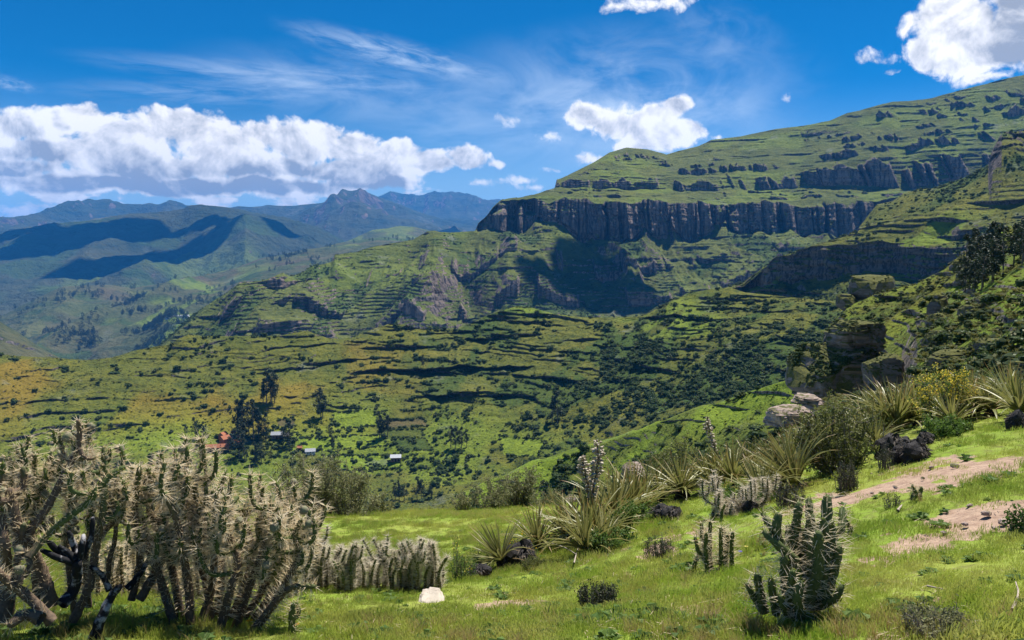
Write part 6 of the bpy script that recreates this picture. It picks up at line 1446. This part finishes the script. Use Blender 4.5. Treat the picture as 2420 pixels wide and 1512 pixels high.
G = [tuft_obj('grass', 1, 170, 0.13, 0.020, 0.0015, 0.03, 0.9, mat_grass, hit(1600, 1400)), tuft_obj('grass', 2, 110, 0.13, 0.045, 0.0017, 0.10, 0.8, mat_grass, hit(1500, 1420)),
     tuft_obj('grass', 3, 60, 0.05, 0.11, 0.0017, 0.20, 0.6, mat_grass, hit(1300, 1470)), tuft_obj('grass', 4, 60, 0.06, 0.16, 0.0014, 0.85, 0.6, mat_hay, hit(1800, 1300)), tuft_obj('grass', 5, 120, 0.14, 0.065, 0.0020, 0.10, 0.8, mat_grass, hit(900, 1300))]
def gscatter(n, rlo, rhi, a0, a1, src, s0, s1, keep):
    r = np.exp(RNG.uniform(math.log(rlo), math.log(rhi), n)); a = np.radians(RNG.uniform(a0, a1, n)); X = r * np.sin(a); Y = r * np.cos(a)
    k = RNG.random(n) < keep(X, Y, r); X, Y, r = X[k], Y[k], r[k]; Z = ground_z(X, Y) - 0.004
    n = len(X); rot = np.zeros((n, 3)); rot[:, 2] = RNG.uniform(0, 6.28, n); rot[:, 0] = RNG.normal(0, 0.12, n)
    s = RNG.uniform(s0, s1, n) * np.clip(0.8 + 0.5 * fbm2(X / 0.6, Y / 0.6, 2, 700), 0.5, 1.4)
    points_instancer('grass', np.c_[X, Y, Z], rot, np.c_[s * 1.1, s * 1.1, s * RNG.uniform(0.8, 1.3, n)], src)
nd_ = lambda X, Y, r: np.clip(1 - 1.15 * dirt(X, Y), 0.02, 1) * sstep(fbm2(X / 0.35, Y / 0.35, 3, 705), -0.75, -0.1)
gscatter(20000, 2.4, 24, -62, 62, G[0], 0.8, 1.3, nd_)
gscatter(12000, 2.4, 24, -62, 62, G[1], 0.35, 0.8, lambda X, Y, r: nd_(X, Y, r) * sstep(fbm2(X / 1.2, Y / 1.2, 3, 707), -0.1, 0.25))
gscatter(7000, 7.5, 22, -46, 12, G[4], 0.7, 1.2, lambda X, Y, r: nd_(X, Y, r))
left = lambda X, Y, r: sstep(-X / np.maximum(Y, .1), 0.05, 0.30) * (1 - sstep(r, 6.0, 8.0))
gscatter(2600, 2.6, 9, -46, 46, G[2], 0.45, 1.0, lambda X, Y, r: nd_(X, Y, r) * np.clip(0.10 * sstep(fbm2(X / .8, Y / .8, 3, 709), 0.1, 0.3) + 0.8 * left(X, Y, r), 0, 1))
gscatter(1300, 8, 19, -46, 12, G[2], 0.5, 0.95, lambda X, Y, r: sstep(fbm2(X / .9, Y / .9, 3, 713), 0.15, 0.32) + 0.02)
hayc = [hit(*p) for p in ((1800,1300),(1780,1330),(1250,1490),(1150,1500),(1320,1500),(1700,1500),(1790,1505),(1970,1495),(2050,1510),(2340,1480),(2400,1500),(1650,1380),(2200,1185),(2260,1165),(960,1480),(1560,1400))]
def hk(X, Y, r):
    m_ = np.zeros_like(X)
    for c in hayc: m_ = np.maximum(m_, np.exp(-((X - c.x) ** 2 + (Y - c.y) ** 2) / 0.05))
    return np.clip(m_ * 0.20 + 0.004, 0, 1)
gscatter(9000, 2.4, 9, -46, 46, G[3], 0.35, 0.75, hk)
V = []; Fq = []; A_ = []
rng = np.random.default_rng(31)
for k in range(16):
    a = k * 2.4; l = rng.uniform(.03, .07); z_ = rng.uniform(.008, .035); ww = l * .28; c_, s_ = math.cos(a), math.sin(a); n0 = len(V)
    V += [(0, 0, 0), (c_ * l * .5 - s_ * ww, s_ * l * .5 + c_ * ww, z_), (c_ * l, s_ * l, z_ * .8), (c_ * l * .5 + s_ * ww, s_ * l * .5 - c_ * ww, z_)]; Fq.append((n0, n0 + 3, n0 + 2, n0 + 1)); A_ += [0] * 4
herb = add_mesh('herbs', V, Fq, mat_l_green, loc=hit(2120, 1440)); tag(herb, kind='stuff')
hm = lambda X, Y, r: np.clip(0.15 + 0.85 * sstep(fbm2(X / .5, Y / .5, 3, 711), 0.12, 0.3), 0, 1) * (dirt(X, Y) < .8)
gscatter(4200, 2.5, 13, -42, 42, herb, 0.5, 1.5, hm)
V = []; Fq = []
for k in range(5):
    a = rng.uniform(0, 6.28); l = rng.uniform(.02, .06); x0, y0 = rng.uniform(-.06, .06, 2); c_, s_ = math.cos(a) * l, math.sin(a) * l; n0 = len(V)
    V += [(x0, y0, .012), (x0 + c_, y0 + s_, .02), (x0 + c_ - s_ * .06, y0 + s_ + c_ * .06, .02), (x0 - s_ * .08, y0 + c_ * .08, .012)]; Fq.append((n0, n0 + 1, n0 + 2, n0 + 3))
lit = add_mesh('dry_litter', V, Fq, mat_stick_, loc=hit(1900, 1400)); tag(lit, kind='stuff')
gscatter(2600, 2.5, 10, -42, 42, lit, 0.5, 1.4, lambda X, Y, r: 0.5 + 0 * X)
# scattered yellow and orange flower heads
def flower(px, py, h, mat, label):
    p = hit(px, py); t = thing('flower', label, 'flower', p); V, Fq, T = tube(np.array([[0, 0, 0], [0.004, 0, h * .5], [0.0, 0.003, h]]), [.0016, .0014, .0012], 4); mb = MB(); mb.add(V, Fq); mb.build('stalk', [mat_l_green], t)
    mb = MB()
    for k in range(8):
        a = k * math.pi / 4; mb.add(np.array([(0, 0, h), (math.cos(a - .3) * .012, math.sin(a - .3) * .012, h + .004), (math.cos(a) * .019, math.sin(a) * .019, h + .003), (math.cos(a + .3) * .012, math.sin(a + .3) * .012, h + .004)]), np.array([(0, 1, 2, 3)]))
    mb.build('petals', [mat], t)
for (px, py, h, mt, lab) in [(1762,1312,.06,mat_yel,'round yellow flower in the golden grass'),(1669,1345,.16,mat_yel,'yellow flower head before the smaller cactus clump'),(1748,1325,.06,mat_pur,'violet flower beside the smaller cactus clump'),(442,1470,.05,mat_org,'orange flower at the foot of the tall cactus'),(590,1490,.05,mat_org,'orange flower under the leaning cactus stem'),(1648,1290,.05,mat_org,'orange flower on the bank below the rosettes'),(700,1500,.05,mat_org,'orange flower beside the sprawling cactus shoot')]:
    flower(px, py, h, mt, lab)
# dry sticks
mat_stick = plain_mat('bleached_stick', (0.40, 0.34, 0.28), (0.28, 0.23, 0.18), 20.0)
def stick(pl, r, label, lift=0.02):
    P_ = [hit(a_, b_) + Vector((0, 0, lift)) for a_, b_ in pl]; b0 = P_[0]; q = resample(np.array([p - b0 for p in P_]), 0.04); V, Fq, T = tube(q, np.linspace(r, r * .4, len(q)), 6)
    mb = MB(); mb.add(V, Fq); tag(mb.build('stick', [mat_stick], None, True, b0), label, 'stick')
stick([(1280,1300),(1330,1318),(1360,1338)], .008, 'bare grey stick lying before the drooping rosette', .12)
stick([(1356,1345),(1362,1320),(1368,1300)], .008, 'forked grey stick standing by the drooping rosette', .06)
stick([(2390,1470),(2404,1430),(2398,1400)], .006, 'thin dead stalk in the nearest turf', .04)
stick([(2190,1400),(2230,1404)], .005, 'short bleached stick lying in the turf')
stick([(2120,1213),(2130,1200)], .012, 'short pale wood chip beside the earth path')
stick([(1390,1462),(1440,1455)], .004, 'thin dry stick lying in the lower turf')

# ------------------------------------------------------------------ cloud shadows: unseen cloud meshes added high over the valley to cast them
m, nt, b = new_mat('cloud')
tr = b.n('ShaderNodeBsdfTranslucent'); tr.inputs['Color'].default_value = (0.45, 0.46, 0.48, 1)
df = b.n('ShaderNodeBsdfDiffuse'); df.inputs['Color'].default_value = (0.9, 0.9, 0.9, 1)
mx = b.n('ShaderNodeMixShader'); mx.inputs[0].default_value = 0.3
lk(nt, df.outputs[0], mx.inputs[1]); lk(nt, tr.outputs[0], mx.inputs[2]); out(nt, b, mx.outputs[0])
mat_shadow_cloud = m
def ico(sub):
    import bmesh
    bm = bmesh.new(); bmesh.ops.create_icosphere(bm, subdivisions=sub, radius=1.0)
    v = np.array([p.co[:] for p in bm.verts]); f_ = np.array([[q.index for q in p.verts] for p in bm.faces]); bm.free()
    return v, f_
def cloud(target, alt, lobes, seed, label):
    """lumpy cumulus whose shadow falls round the ground point 'target'"""
    t = Vector(target); c = t + SUN_DIR * ((alt - t.z) / SUN_DIR.z)
    V = []; Fc = []; n0 = 0
    iv, jf = ico(4)
    for i, (dx, dy, rx, ry, rz) in enumerate(lobes):
        p = iv * np.array([rx, ry, rz])
        p[:, 2] = np.where(p[:, 2] < 0, p[:, 2] * 0.35, p[:, 2])
        k = 1 + 0.35 * fbm3((iv[:, 0] * 2.2 + i * 7, iv[:, 1] * 2.2, iv[:, 2] * 2.2), 4, seed + i)
        p = p * k[:, None] + np.array([dx, dy, 0.0])
        V.append(p); Fc.append(jf + n0); n0 += len(p)
    o = add_mesh('cloud', np.concatenate(V), np.concatenate(Fc), mat_shadow_cloud, smooth=True, loc=c)
    tag(o, label, 'cloud'); return o
CL = []
def shadow_cloud_at(px, py, d, alt, lobes, seed, label): CL.append(cloud(at(px, py, d), alt, lobes, seed, label))
shadow_cloud_at(1385, 668, 1560, 1700, [(0, 85, 38, 50, 26), (0, 20, 75, 62, 30), (55, -50, 80, 50, 30), (-65, -55, 75, 48, 26)], 3, 'small unseen white cumulus added to shade the gorge below the escarpment')
shadow_cloud_at(120, 575, 6700, 4300, [(0, 0, 260, 480, 200), (-420, 250, 220, 260, 180), (260, 380, 220, 200, 180)], 9, 'large unseen white cumulus added to shade the dark hill across the valley')
shadow_cloud_at(330, 530, 7000, 4300, [(0, 0, 300, 330, 200), (380, 200, 240, 220, 180), (-220, -250, 200, 220, 150)], 10, 'heaped unseen white cumulus added to shade the crest of the dark hill')
shadow_cloud_at(420, 615, 6100, 4200, [(0, 0, 270, 560, 200), (-230, -520, 230, 300, 160), (170, 520, 240, 260, 160)], 13, 'long unseen white cumulus added to shade the side valley of the dark hill')
shadow_cloud_at(690, 555, 6500, 4250, [(0, 0, 260, 300, 180), (360, 150, 240, 240, 180)], 17, 'unseen white cumulus added to shade the saddle beyond the fields')

# ------------------------------------------------------------------ haze
m, nt, b = new_mat('haze')
pv = b.n('ShaderNodeVolumePrincipled'); pv.inputs['Color'].default_value = c4(HAZE_COLOR); pv.inputs['Density'].default_value = HAZE_DENSITY
pv.inputs['Anisotropy'].default_value = 0.0
om = b.n('ShaderNodeOutputMaterial'); lk(nt, pv.outputs[0], om.inputs['Volume'])
zmin = min(float(s.P[..., 2].min()) for s in SHEETS.values()) - 30.0
zmax = max(float(s.P[..., 2].max()) for s in SHEETS.values()) + 40.0
hx, hy0, hy1 = 27000.0, -6000.0, 27000.0
hv = [(-hx, hy0, zmin), (hx, hy0, zmin), (hx, hy1, zmin), (-hx, hy1, zmin), (-hx, hy0, zmax), (hx, hy0, zmax), (hx, hy1, zmax), (-hx, hy1, zmax)]
hf = [(0, 3, 2, 1), (4, 5, 6, 7), (0, 1, 5, 4), (1, 2, 6, 5), (2, 3, 7, 6), (3, 0, 4, 7)]
o = add_mesh('haze', hv, hf, m); tag(o, kind='stuff')
print('haze', zmin, zmax, [ (o_.location.z) for o_ in CL])
print('TRIS', sum(len(me.polygons) * 2 for me in bpy.data.meshes))
